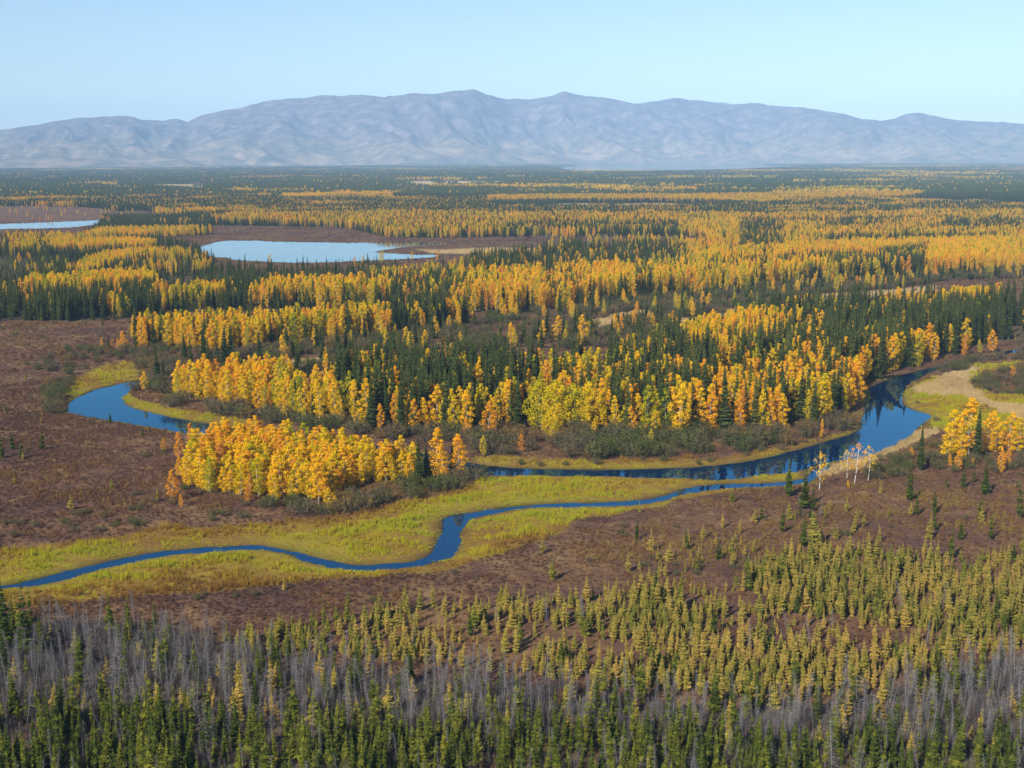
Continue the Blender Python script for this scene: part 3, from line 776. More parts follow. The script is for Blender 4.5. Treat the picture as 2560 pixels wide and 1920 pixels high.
# ------------------------------------------------------------------ haze: the air of the valley
def build_haze():
    g = NT('haze_air')
    v = g.n('ShaderNodeVolumePrincipled', {'Color': (.42, .68, 1.0, 1), 'Density': 6.6e-5, 'Anisotropy': -0.25})
    g.t.links.new(v.outputs[0], g.out.inputs['Volume'])
    z0, z1 = -4.0, HILL_TOP + 25
    x, y0, y1 = 12500, -400, 19500
    V = [(-x, y0, z0), (x, y0, z0), (x, y1, z0), (-x, y1, z0), (-x, y0, z1), (x, y0, z1), (x, y1, z1), (-x, y1, z1)]
    F = [(0, 3, 2, 1), (4, 5, 6, 7), (0, 1, 5, 4), (1, 2, 6, 5), (2, 3, 7, 6), (3, 0, 4, 7)]
    me = bpy.data.meshes.new('haze'); me.from_pydata(V, [], F); me.materials.append(g.mat)
    ob = bpy.data.objects.new('haze', me); COL.objects.link(ob); ob['kind'] = 'stuff'
    ob['label'] = 'thin pale blue haze over the whole valley'
build_haze()

# ------------------------------------------------------------------ prototypes
def both(tr, cr, name, mt, mc):
    j = MB(); j.join(tr, 0); j.join(cr, 1)
    me = j.mesh(name, [mt, mc])
    ob = bpy.data.objects.new(name, me)          # not linked: only the source of scattered copies
    return dict(trunk=tr.mesh(name + '_trunk', [mt], True), crown=cr.mesh(name + '_crown', [mc]), whole=ob)

PROTO = {}
PROTO['bi'] = [both(*make_birch(100 + i, width=w, low=l, nclust=n), 'birch_form', M_WBARK, M_BIRCH)
               for i, (w, l, n) in enumerate([(.13, .07, 28), (.15, .09, 30), (.115, .12, 26), (.17, .07, 32), (.13, .18, 26), (.105, .06, 26)])]
PROTO['ws'] = [both(*make_spruce(200 + i, width=w, low=l, whorls=n, point=p, ragged=.3), 'white_spruce_form', M_SBARK, M_WSPR)
               for i, (w, l, n, p) in enumerate([(.095, .05, 40, .62), (.108, .04, 40, .75), (.082, .07, 40, .55), (.12, .05, 38, .8), (.092, .10, 38, .6)])]
PROTO['bs'] = [both(*make_spruce(300 + i, width=w, low=l, whorls=n, per=7, point=p, ragged=.35, gap=g), 'black_spruce_form', M_SBARK, M_BSPR)
               for i, (w, l, n, p, g) in enumerate([(.12, .05, 30, .8, .0), (.10, .08, 28, .6, .10), (.14, .04, 30, .9, .0), (.09, .14, 28, .5, .12), (.13, .08, 28, .75, .05)])]
PROTO['ta'] = [both(*make_spruce(400 + i, width=w, low=.05, whorls=24, per=8, droop=.05, point=p, ragged=.6, gap=.10), 'tamarack_form', M_SBARK, M_TAM)
               for i, (w, p) in enumerate([(.145, .6), (.165, .7), (.11, .5), (.19, .75), (.13, .85)])]
PROTO['de'] = [both(*make_dead(500 + i, 90, w), 'dead_spruce_form', M_DBARK, M_DEADTWIG) for i, w in enumerate([.10, .13, .085, .12, .15])]
PROTO['wi'] = [both(*make_willow(600 + i, wide=w), 'willow_form', M_SBARK, M_WIL) for i, w in enumerate([.62, .75, .55, .85])]
PROTO['co'] = [both(*make_birch(700 + i, width=.30, low=.12, nclust=64, nleaf=64, leaf=.026, cl=(.10, .14)), 'cottonwood_form', M_WBARK, M_BIRCH) for i in range(3)]
PROTO['bare'] = [both(*make_birch(720 + i, width=.24, low=.34, nclust=22, nleaf=12, leaf=.028, cl=(.07, .11)), 'bare_birch_form', M_PBARK, M_BIRCH) for i in range(3)]

def src(mb, name, mat):
    return bpy.data.objects.new(name, mb.mesh(name, [mat]))
SHRUB_SRC = [src(make_shrub(800 + i), 'dwarf_shrub_form', M_SHRUB) for i in range(4)]
SEDGE_SRC = [src(make_tuft(820 + i, 30, 1.0, 1.1, .4, .045), 'sedge_form', M_SEDGE) for i in range(4)]
BRUSH_SRC = [src(make_tuft(860 + i, 46, 1.0, 1.0, .30, .010), 'bare_brush_form', M_DEADTWIG) for i in range(4)]
STRAW_SRC = [src(make_tuft(840 + i, 26, 1.0, 1.6, .5, .06), 'dry_grass_form', M_STRAW) for i in range(3)]

def low_spruce(seed):
    random.seed(seed); mb = MB()
    for k in range(4):
        z0 = .06 + k * .22; r = .15 * (1 - k * .22) * rnd(.8, 1.2); z1 = min(1.0, z0 + .42)
        for j in range(5):
            a = 2 * math.pi * (j + rnd(-.3, .3)) / 5; b = a + 1.35
            mb.face(((r * math.cos(a), r * math.sin(a), z0), (r * math.cos(b), r * math.sin(b), z0 + rnd(-.03, .05)), (0, 0, z1)), 0, rnd(0, 1))
    return mb
def low_birch(seed):
    random.seed(seed); mb = MB()
    for k in range(46):
        d = rv().normalized(); u = rnd(0, 1)
        p = Vector((d.x * .14, d.y * .14, .55 + d.z * .44))
        quad(mb, p, d + rv() * .4, .13 * rnd(.7, 1.3), rnd(.7, 1), 0, rnd(0, 1))
    mb.face((Vector((-.012, 0, 0)), Vector((.012, 0, 0)), Vector((.008, 0, .4)), Vector((-.008, 0, .4))), 2, .5)
    return mb
def clump(seed, share, n=30, size=30):
    random.seed(seed); mb = MB()
    for i in range(n):
        s = rnd(6, 11)
        T = Matrix.Translation((rnd(-size / 2, size / 2), rnd(-size / 2, size / 2), 0)) @ Matrix.Rotation(rnd(0, 6.28), 4, 'Z') @ Matrix.Scale(s, 4)
        if rnd(0, 1) < share: mb.join(low_birch(seed * 31 + i), 1, T)
        else: mb.join(low_spruce(seed * 31 + i), 0, T)
    # slots: 0 spruce, 1 birch, 3 bark
    me = mb.mesh('wood_clump_form', [M_WSPR, M_BIRCH, M_WBARK, M_WBARK])
    return bpy.data.objects.new('wood_clump_form', me)
CLUMPS = [clump(901, .0, 42), clump(902, .02, 42), clump(903, .10, 42), clump(904, .30, 42), clump(905, .50, 42), clump(906, .85, 44), clump(907, .97, 46)]

# ------------------------------------------------------------------ scattering (only for what is past counting)
def scatter(name, sources, P, rot, scl, idx, tint, label, category=None):
    N = len(P)
    me = bpy.data.meshes.new(name)
    me.vertices.add(N); me.vertices.foreach_set('co', np.asarray(P, 'f4').ravel())
    for k, typ, v, fld in (('rot', 'FLOAT_VECTOR', rot, 'vector'), ('scl', 'FLOAT_VECTOR', scl, 'vector'), ('idx', 'INT', idx, 'value'), ('tint', 'FLOAT', tint, 'value')):
        at = me.attributes.new(k, typ, 'POINT'); at.data.foreach_set(fld, np.asarray(v, 'i4' if typ == 'INT' else 'f4').ravel())
    ob = bpy.data.objects.new(name, me); COL.objects.link(ob)
    ng = bpy.data.node_groups.new(name + '_scatter', 'GeometryNodeTree')
    ng.interface.new_socket('Geometry', in_out='INPUT', socket_type='NodeSocketGeometry')
    ng.interface.new_socket('Geometry', in_out='OUTPUT', socket_type='NodeSocketGeometry')
    nd = ng.nodes; lk = ng.links
    gi = nd.new('NodeGroupInput'); go = nd.new('NodeGroupOutput')
    gti = nd.new('GeometryNodeJoinGeometry')
    for s in reversed(sources):
        oi = nd.new('GeometryNodeObjectInfo'); oi.inputs['Object'].default_value = s; oi.inputs['As Instance'].default_value = True
        lk.new(oi.outputs['Geometry'], gti.inputs[0])
    iop = nd.new('GeometryNodeInstanceOnPoints')
    def attr(n, t):
        a = nd.new('GeometryNodeInputNamedAttribute'); a.data_type = t; a.inputs['Name'].default_value = n
        return a.outputs['Attribute']
    lk.new(gi.outputs[0], iop.inputs['Points']); lk.new(gti.outputs[0], iop.inputs['Instance'])
    iop.inputs['Pick Instance'].default_value = True
    lk.new(attr('idx', 'INT'), iop.inputs['Instance Index'])
    e2r = nd.new('FunctionNodeEulerToRotation'); lk.new(attr('rot', 'FLOAT_VECTOR'), e2r.inputs[0])
    lk.new(e2r.outputs[0], iop.inputs['Rotation'])
    lk.new(attr('scl', 'FLOAT_VECTOR'), iop.inputs['Scale'])
    lk.new(iop.outputs[0], go.inputs[0])
    md = ob.modifiers.new('scatter', 'NODES'); md.node_group = ng
    ob['kind'] = 'stuff'; ob['label'] = label
    if category: ob['category'] = category
    return ob

# ------------------------------------------------------------------ plant positions
def cells(y0, y1, half, c, seed):
    rg = np.random.default_rng(seed)
    ny = int((y1 - y0) / c); out = []
    ys = y0 + (np.arange(ny) + .5) * c
    hx = half * ys + 25
    nx = int(2 * hx.max() / c)
    X, Y = np.meshgrid((np.arange(nx) - nx / 2 + .5) * c, ys)
    X = X + rg.uniform(-.45, .45, X.shape) * c; Y = Y + rg.uniform(-.45, .45, X.shape) * c
    m = np.abs(X) < half * Y + 20
    return X[m], Y[m], rg

def pick_trees(x, y, c, rg):
    """-> species index (-1 none), height"""
    rid = classify(x, y)
    sd = water_sd(x, y)
    K = len(SPEC)
    dn = np.zeros((len(REG) + 1, K)); h0 = np.zeros((len(REG) + 1, K)); h1 = np.zeros((len(REG) + 1, K))
    for i, (k, dd, poly) in enumerate(REG):
        for s, (a, b, cc) in dd.items():
            j = SPEC.index(s); dn[i, j] = a; h0[i, j] = b; h1[i, j] = cc
    D = dn[rid]; A = h0[rid]; B = h1[rid]
    un = rid == -1
    bs_, op = default_mix(x[un], y[un])
    k = (1 - .85 * op)
    Du = np.zeros((un.sum(), K)); Du[:, 0] = .06 * bs_ * k; Du[:, 1] = .065 * (1 - bs_) * k + .008; Du[:, 4] = .004
    D[un] = Du; A[un] = 8; B[un] = 13.5
    # clearings and thickets inside every stand
    d = np.hypot(x, y)
    sc_ = np.clip(d / 40, 5, 30)
    cl = sstep(-.75, -.1, fbm(x / sc_, y / sc_, 3, 101))
    kinds = np.array([r[0] for r in REG] + ['-'])[rid]
    cl = np.where(kinds == 'L', sstep(-.8, .3, fbm(x / 11, y / 11, 3, 141)), cl)
    cl = np.where((kinds == 'B') & (d < 560), .6 + .4 * cl, cl)
    cl = np.where(kinds == 'F', sstep(-.7, .3, fbm(x / 9, y / 9, 3, 171)), cl)
    cl = np.where(kinds == 'T', sstep(-.1, .5, fbm(x / 14, y / 14, 3, 161)) * 2, cl)
    D = D * (.25 + .75 * cl)[:, None] * c * c
    # birch and spruce keep to their own patches inside mixed wood
    pat = fbm(x / 16, y / 16, 3, 121)
    mixed = np.isin(kinds, ['M', 'D', 'F'])
    D[:, 0] *= np.where(mixed, np.exp(1.3 * pat), 1); D[:, 1] *= np.where(mixed, np.exp(-.9 * pat), 1)
    pat2 = fbm(x / np.clip(d / 25, 12, 60), y / np.clip(d / 25, 12, 60), 3, 131)
    near_stand = (kinds == 'B') & (d < 330)
    sw = (np.isin(kinds, ['B', 'S'])) & (~near_stand) & (rg.uniform(0, 1, len(x)) < np.where(kinds != 'S', sstep(-.22, .22, pat2 - .42 + .22 * sstep(650, 1000, d)), sstep(-.22, .22, -pat2 - .60 + .1 * sstep(650, 1000, d))) * .9)
    t0 = D[sw, 0].copy(); D[sw, 0] = D[sw, 1]; D[sw, 1] = t0
    D[sd < np.where(kinds == 'W', .4, .8)] = 0
    tot = D.sum(1); u = rg.uniform(0, 1, len(x))
    cum = np.cumsum(D, 1)
    sp = (u[:, None] > cum).sum(1)
    sp = np.where(u < tot, np.minimum(sp, K - 1), -1)
    q = np.clip(sp, 0, K - 1); r = np.arange(len(x))
    hh = (A[r, q] + (B[r, q] - A[r, q]) * rg.beta(1.8, 1.6, len(x))) * (1 - .22 * sstep(800, 1300, d))
    return sp, hh, kinds, sd

def tint_of(s, x, y, rg):
    n = fbm(x / 38, y / 38, 3, 7) if s not in ('wi', 'ta') else fbm(x / 15, y / 15, 3, 7)
    r = rg.normal(0, 1, len(x))
    base = dict(bi=(.49, .15, .16), ws=(.42, .15, .15), bs=(.45, .18, .16), ta=(.45, .28, .20), de=(.5, .1, .2), wi=(.45, .36, .22))[s]
    return np.clip(base[0] + base[1] * n + base[2] * r, 0.02, .98)

ALL = {s: [] for s in SPEC + ['co', 'bare']}     # rows: x, y, z, h, tint, widthscale, explicit
def add(s, x, y, h, tint, wsc=None, expl=0):
    x = np.atleast_1d(np.asarray(x, float)); y = np.atleast_1d(np.asarray(y, float)); n = len(x)
    z = gz(x, y)
    row = np.zeros((n, 7)); row[:, 0] = x; row[:, 1] = y; row[:, 2] = z; row[:, 3] = h; row[:, 4] = tint
    row[:, 5] = RNG.uniform(.85, 1.2, n) if wsc is None else wsc
    row[:, 6] = expl
    ALL[s].append(row)

# trees that stand out, one by one: photograph foot (px, py) and height in pixels
EXPL = [
    # lone spruces on the bog at the right
    ('bs', 1971, 1243, 98, .3), ('bs', 2010, 1272, 105, .25), ('bs', 2032, 1278, 64, .3), ('bs', 1904, 1304, 50, .35), ('bs', 1954, 1336, 70, .35), ('bs', 2006, 1371, 87, .4),
    ('bs', 2273, 1256, 90, .35), ('bs', 2290, 1292, 70, .35), ('bs', 2337, 1285, 62, .3), ('bs', 2407, 1224, 58, .35), ('bs', 2462, 1240, 88, .3), ('bs', 2449, 1297, 70, .5),
    ('bs', 2476, 1356, 66, .4), ('bs', 2550, 1300, 105, .4), ('bs', 2434, 1212, 45, .3), ('bs', 2365, 1222, 32, .5), ('bs', 2400, 1352, 54, .35), ('bs', 2337, 1333, 62, .35),
    ('ws', 2300, 1182, 108, .35), ('ta', 2116, 1278, 40, .5), ('ta', 2074, 1272, 28, .7), ('ta', 1806, 1322, 42, .75), ('ta', 2320, 1352, 70, .35), ('ta', 2036, 1376, 100, .3),
    ('ta', 1627, 1382, 62, .7), ('ta', 1848, 1340, 40, .6), ('ta', 1885, 1310, 34, .6),
    ('ta', 178, 1278, 40, .6), ('ta', 37, 1210, 26, .6),
    # left bog
    ('bs', 104, 1128, 64, .25), ('bs', 33, 1128, 55, .25), ('bs', 55, 1150, 60, .3), ('bs', 6, 1150, 66, .25), ('ta', 58, 1152, 24, .7),
    ('bs', 12, 1640, 190, .2), ('bs', 66, 1650, 200, .2), ('bs', 362, 1620, 80, .8), ('bs', 225, 1665, 85, .75), ('bs', 300, 1620, 82, .6), ('bs', 195, 1740, 150, .5), ('bs', 308, 1735, 145, .5), ('bs', 872, 1512, 38, .7),
    # birches standing free of the near stand
    ('bi', 448, 1145, 62, .8), ('bi', 478, 1115, 56, .85), ('bi', 448, 1192, 50, .7), ('bi', 432, 1258, 80, .85), ('bi', 454, 1275, 34, .75), ('bi', 622, 1262, 70, .92), ('bi', 408, 1130, 36, .9), ('bi', 463, 1208, 40, .9),
    ('ws', 1048, 1212, 118, .3), ('ws', 1068, 1204, 96, .25), ('ws', 1130, 1188, 90, .3), ('bi', 1090, 1200, 128, .6), ('bi', 1145, 1196, 110, .68), ('bi', 1112, 1204, 90, .6),
    # right bank grove
    ('bi', 2368, 1148, 118, .45), ('bi', 2382, 1140, 108, .5), ('bi', 2420, 1146, 145, .62), ('bi', 2402, 1150, 100, .55), ('bi', 2468, 1136, 100, .6), ('bi', 2490, 1132, 100, .55), ('bi', 2520, 1128, 94, .62), ('bi', 2545, 1130, 84, .4),
    ('ws', 2440, 1154, 134, .35), ('bi', 2393, 1180, 52, .75), ('bi', 2375, 1168, 30, .7), ('bi', 2502, 1186, 60, .72), ('bi', 2518, 1172, 48, .8), ('bi', 2430, 1172, 22, .8), ('bi', 2280, 1150, 28, .8), ('bi', 2120, 1224, 18, .6),
    # spruces and birches at the tip of the wooded bend
    ('ws', 342, 872, 105, .5), ('ws', 512, 900, 78, .1), ('ws', 462, 900, 66, .1), ('ws', 560, 912, 98, .1), ('ws', 578, 905, 100, .05), ('ws', 546, 905, 60, .15), ('ws', 650, 925, 92, .15), ('ws', 700, 930, 56, .15),
    ('ws', 395, 955, 84, .2), ('ws', 410, 962, 60, .2), ('ws', 366, 842, 48, .2), ('ws', 436, 850, 52, .2), ('ws', 480, 848, 30, .2), ('ws', 680, 872, 78, .2), ('ws', 845, 885, 72, .2), ('ws', 272, 880, 42, .2),
    ('bi', 256, 874, 24, .7), ('bi', 272, 876, 20, .7), ('bi', 296, 874, 26, .7), ('bi', 283, 878, 26, .8), ('bi', 312, 880, 48, .72),
    ('ws', 770, 948, 56, .2), ('ws', 738, 946, 40, .2), ('bi', 832, 960, 46, .85),
    # groups in the willow flats
    ('bi', 1352, 862, 58, .55), ('bi', 1392, 856, 62, .6), ('bi', 1454, 858, 66, .58), ('bi', 1472, 856, 50, .45), ('bi', 1588, 830, 44, .8), ('bi', 1622, 808, 26, .6), ('bi', 1680, 806, 28, .75), ('bi', 1568, 776, 28, .3),
    ('ws', 1345, 852, 76, .2), ('ws', 1368, 848, 72, .2), ('ws', 1410, 846, 62, .2), ('ws', 1436, 852, 84, .2), ('ws', 1757, 768, 50, .25), ('ws', 1752, 830, 58, .2), ('ws', 1768, 832, 60, .2), ('ws', 1784, 828, 34, .2), ('ws', 1740, 828, 48, .2),
    # front of the wooded bend, reading along the bank
    ('bi', 600, 1010, 92, .62), ('bi', 528, 1000, 96, .60), ('bi', 490, 996, 70, .30), ('bi', 655, 1012, 80, .35), ('bi', 700, 1020, 66, .62), ('bi', 560, 1008, 76, .72),
    ('bi', 952, 1072, 60, .70), ('bi', 1008, 1078, 62, .62), ('bi', 1168, 1098, 52, .80), ('bi', 1218, 1104, 100, .84), ('bi', 1240, 1078, 96, .62), ('bi', 1180, 1040, 118, .58), ('bi', 1155, 1085, 58, .92), ('bi', 985, 1058, 70, .90),
    ('bi', 1306, 1132, 44, .90), ('bi', 1518, 1094, 36, .68), ('bi', 1580, 1088, 70, .65), ('bi', 1562, 1084, 66, .3), ('bi', 1612, 1100, 36, .6), ('bi', 1640, 1092, 60, .42), ('bi', 1695, 1100, 130, .5), ('bi', 1772, 1092, 110, .72),
    ('bi', 1850, 1092, 96, .78), ('bi', 1890, 1080, 76, .72), ('bi', 1930, 1068, 76, .15), ('bi', 1990, 1050, 70, .68), ('bi', 2040, 1045, 84, .3), ('ws', 1812, 1092, 170, .35), ('ws', 2078, 1040, 110, .2), ('ws', 2064, 1010, 130, .25),
    ('ws', 905, 1056, 122, .3), ('ws', 1010, 1068, 136, .35), ('ws', 1030, 1073, 130, .3), ('ws', 1108, 1072, 138, .3), ('ws', 1135, 1077, 146, .35), ('ws', 1270, 1072, 128, .3), ('ws', 1292, 1076, 138, .35), ('ws', 1530, 1077, 140, .3),
    ('ws', 1552, 1080, 120, .4), ('ws', 1652, 1081, 148, .3), ('ws', 1736, 1087, 132, .35), ('ws', 1868, 1079, 122, .3), ('ws', 2002, 1058, 138, .3), ('ws', 2092, 1042, 128, .35), ('ws', 1960, 1066, 118, .3), ('ws', 970, 1066, 112, .35),
    # birches and spruces by the pool at the bend's head
    ('bi', 2332, 890, 62, .28), ('bi', 2374, 885, 70, .15), ('bi', 2410, 890, 52, .82), ('bi', 2480, 884, 60, .72), ('bi', 2450, 884, 34, .3), ('bi', 2530, 946, 30, .85), ('bi', 2118, 955, 60, .4), ('bi', 2160, 905, 66, .78),
]
COTTON = [(1350, 1078, 118, .30), (1396, 1082, 122, .36), (1440, 1078, 112, .26), (1480, 1080, 116, .44), (1378, 1098, 76, .42)]
LEAN = [(2168, 948, 17.0, R(54))]
BARE = [(2137, 1212, 100, .75), (2118, 1200, 70, .5), (2171, 1204, 84, .45), (2047, 1228, 92, .55)]
def expl(s, px, py, hp, tint, wsc=None):
    g = ground_pt([px], [py])[0]
    dep = project(g[:1], g[1:2], 0)[2][0]
    h = hp * dep / FPX / math.cos(PITCH) * 1.02
    add(s, g[0], g[1], h, tint, wsc, 1)
for s, px, py, hp, t in EXPL:
    w = {'bi': 1.25, 'ws': 1.15, 'bs': 1.05, 'ta': 1.1}[s]
    expl(s, px, py, hp, t, w * random.uniform(.9, 1.1))
for px, py, hp, t in COTTON: expl('co', px, py, hp, t, 1.0)
for px, py, hp, t in BARE: expl('bare', px, py, hp, t, 1.0)

FAR_FROM = 2400.0
for (y0, y1, c, seed) in ((85, 660, 1.5, 1), (660, FAR_FROM, 2.7, 2)):
    x, y, rg = cells(y0, y1, .50, c, seed)
    sp, hh, kd, sd = pick_trees(x, y, c, rg)
    for j, s in enumerate(SPEC):
        m = sp == j
        if m.any():
            wsc = None
            if s == 'bi':
                wsc = rg.uniform(.85, 1.25, m.sum())
                wsc = np.where((np.hypot(x[m], y[m]) < 326) & (x[m] < -15), wsc * 1.38, wsc)
            add(s, x[m], y[m], hh[m], tint_of(s, x[m], y[m], rg), wsc)

# far woods: clumps of trees on a 28 m raster, past counting
def far_woods():
    c = 28.0
    x, y, rg = cells(FAR_FROM, 10900, .50, c, 5)
    rid = classify(x, y); kinds = np.array([r[0] for r in REG] + ['-'])[rid]
    sd = water_sd(x, y)
    bs_, op = default_mix(x, y)
    bs_ = np.where(kinds == 'B', .45, np.where(kinds == 'S', .02, bs_ * .5))
    op = np.where(kinds == '-', op, np.where(np.isin(kinds, ['T', 'P']), 1, 0))
    keep = (sd > 12) & (rg.uniform(0, 1, len(x)) > op * .96)
    # not on the hills
    B = np.arctan2(x, y); foot = 9000 + 2300 * sstep(-.30, .02, B) - 300 * sstep(.1, .4, B)
    keep &= np.hypot(x, y) < foot + 150
    x, y, bs_ = x[keep], y[keep], bs_[keep]
    n = len(x)
    v = np.clip(bs_ + rg.normal(0, .12, n), 0, 1)
    idx = np.digitize(v, [.06, .14, .28, .5, .72, .9])
    P = np.stack([x, y, gz(x, y)], 1)
    rot = np.zeros((n, 3)); rot[:, 2] = rg.uniform(0, 6.28, n)
    s = rg.uniform(.9, 1.15, n); scl = np.stack([s, s, s * rg.uniform(.85, 1.15, n)], 1)
    tint = np.clip(.48 + .15 * fbm(x / 500, y / 400, 2, 9) + rg.normal(0, .06, n), 0, 1)
    scatter('far_forest', CLUMPS, P, rot, scl, idx, tint, 'dark spruce and golden birch woods covering the far plain below the hills')
far_woods()

# ------------------------------------------------------------------ low growth: shrubs, sedge, dry grass
def low_growth():
    parts = {'shrub': [], 'sedge': [], 'straw': [], 'brush': []}
    for (y0, y1, c, seed) in ((85, 420, .85, 21), (420, 760, 2.0, 22), (760, 1500, 4.0, 23)):
        x, y, rg = cells(y0, y1, .48, c, seed)
        rid = classify(x, y); kinds = np.array([r[0] for r in REG] + ['-'])[rid]
        sd = water_sd(x, y)
        n1 = fbm(x / 30, y / 30, 3, 201); n2 = fbm(x / 6, y / 6, 3, 211); n0 = fbm(x / 75, y / 75, 3, 205)
        u = rg.uniform(0, 1, len(x))
        # dwarf shrubs
        m = np.isin(kinds, ['T', 'W', 'L', 'D', 'F', 'B']) & (sd > 1.0)
        p = np.where(kinds == 'T', .80 + .2 * n2, np.where(kinds == 'B', .35, .6))
        m &= u < p
        k = m.sum()
        h = np.clip(.50 + .35 * n1[m] + .45 * n2[m], .12, 1.5) * rg.uniform(.45, 1.5, k)
        h = np.where(np.isin(kinds[m], ['D', 'F']), h * 1.8, h)
        wdt = (c * .60 + .15) * rg.uniform(.6, 1.4, k)
        t = np.clip(.43 + .30 * n0[m] + .30 * n1[m] + .22 * n2[m] + rg.normal(0, .17, k), 0, 1)
        lowk = np.isin(kinds[m], ['L'])
        t = np.where(lowk, np.clip(t + .28, 0, 1), t)
        t = np.where(np.isin(kinds[m], ['D']), t * .75, t)
        parts['shrub'].append((x[m], y[m], h, wdt, t))
        # sedge in the wet meadow and along the banks
        qx, qy, _ = project(x, y, 0)
        shallow = (inside([(1040, 1345), (1085, 1325), (1108, 1330), (1112, 1385), (1070, 1408), (1030, 1405)], qx, qy) | inside([(560, 1352), (700, 1358), (790, 1395), (730, 1392), (600, 1374)], qx, qy)) & (u < .22)
        m = shallow | ((kinds == 'G') & (sd > .25) & (u < .95)) | ((sd > .2) & (sd < 2.5) & (u < .6) & (y < 420) & (kinds != 'P'))
        k = m.sum()
        if k:
            tus = fbm(x[m] / 6, y[m] / 3.4, 3, 221); zone = fbm(x[m] / 34, y[m] / 18, 3, 231)
            h = np.clip(.58 + .85 * tus + .75 * fbm(x[m] / 1.7, y[m] / 1.4, 2, 225), .16, 1.6) * rg.uniform(.7, 1.2, k) * (.22 + .78 * sstep(.5, 7, sd[m]))
            ex, ey, _ = project(x[m], y[m], 0)
            edge = sstep(34, 4, -sdf(np.array(GMEAD, float), ex, ey, 80.0)) * (kinds[m] == 'G') * (y[m] < 330)
            wet = sstep(30, 3, sd[m]) - .9 * edge
            t = np.clip(.24 + .42 * zone + .42 * tus + .45 * wet + rg.normal(0, .07, k), 0, 1)
            parts['sedge'].append((x[m], y[m], h, np.full(k, c * .80), t))
        m = ((kinds == 'D') & (u < .45 + .35 * n1)) | ((kinds == 'F') & (u < .18 + .2 * n1))
        k = m.sum()
        if k: parts['brush'].append((x[m], y[m], np.clip(2.0 + 1.6 * n2[m], .6, 4.2) * rg.uniform(.45, 1.3, k), np.full(k, c * 1.25), np.clip(.45 + .3 * n1[m] + rg.normal(0, .15, k), 0, 1)))
        m = (kinds == 'P') & (sd > .3) & (u < .85)
        k = m.sum()
        if k: parts['straw'].append((x[m], y[m], rg.uniform(.4, .9, k), np.full(k, c * .75), np.clip(.5 + .3 * n2[m], 0, 1)))
    for key, (nm, srcs, lab) in dict(shrub=('bog_shrubbery', SHRUB_SRC, 'low purple brown dwarf shrubs carpeting the open bog'), sedge=('sedge_grass', SEDGE_SRC, 'yellow green sedge growing in the wet meadow along the creek'),
                                     brush=('bare_brush_undergrowth', BRUSH_SRC, 'fuzzy grey leafless brush filling the dead spruce belt'), straw=('dry_grass', STRAW_SRC, 'pale straw coloured dry grass on the river banks')).items():
        x, y, h, w, t = (np.concatenate(a) for a in zip(*parts[key]))
        n = len(x); rot = np.zeros((n, 3)); rot[:, 2] = RNG.uniform(0, 6.28, n)
        scatter(nm, srcs, np.stack([x, y, gz(x, y) - .03], 1), rot, np.stack([w, w, h], 1), RNG.integers(0, len(srcs), n), t, lab)
low_growth()

# ------------------------------------------------------------------ trees: the 300 of each kind that show largest as things, the rest as one mass
NAMES = dict(bi='birch_tree', ws='white_spruce_tree', bs='black_spruce_tree', ta='tamarack_tree', de='dead_spruce_tree', wi='willow_shrub', co='cottonwood_tree', bare='bare_birch_tree')
MASS = dict(bi=('birch_forest', 'golden birch woods on the plain beyond the river'), ws=('white_spruce_forest', 'dark spruce woods on the plain beyond the river'),
            bs=('black_spruce_forest', 'small green spruces too many to count at the frame bottom and in the bogs'), ta=('tamarack_forest', 'golden olive tamaracks crowding the near slope'),
            de=('dead_spruce_forest', 'grey leafless dead spruces standing thick on the near slope'), wi=('willow_shrubbery', 'grey green willow thickets in the river flats'))
GROUP = dict(bi='golden birches by the river', ws='tall dark spruces by the river', bs='small green spruces', ta='golden tamaracks on the near slope', de='dead grey spruces on the near slope', wi='willow shrubs on the banks',
             co='broad yellow cottonwoods on the river bank', bare='white stemmed birches with few leaves')
CATS = dict(bi='birch', ws='spruce', bs='spruce', ta='tamarack', de='dead tree', wi='shrub', co='cottonwood', bare='birch')
LIMIT = 300
INDIV = []     # dicts for labelling
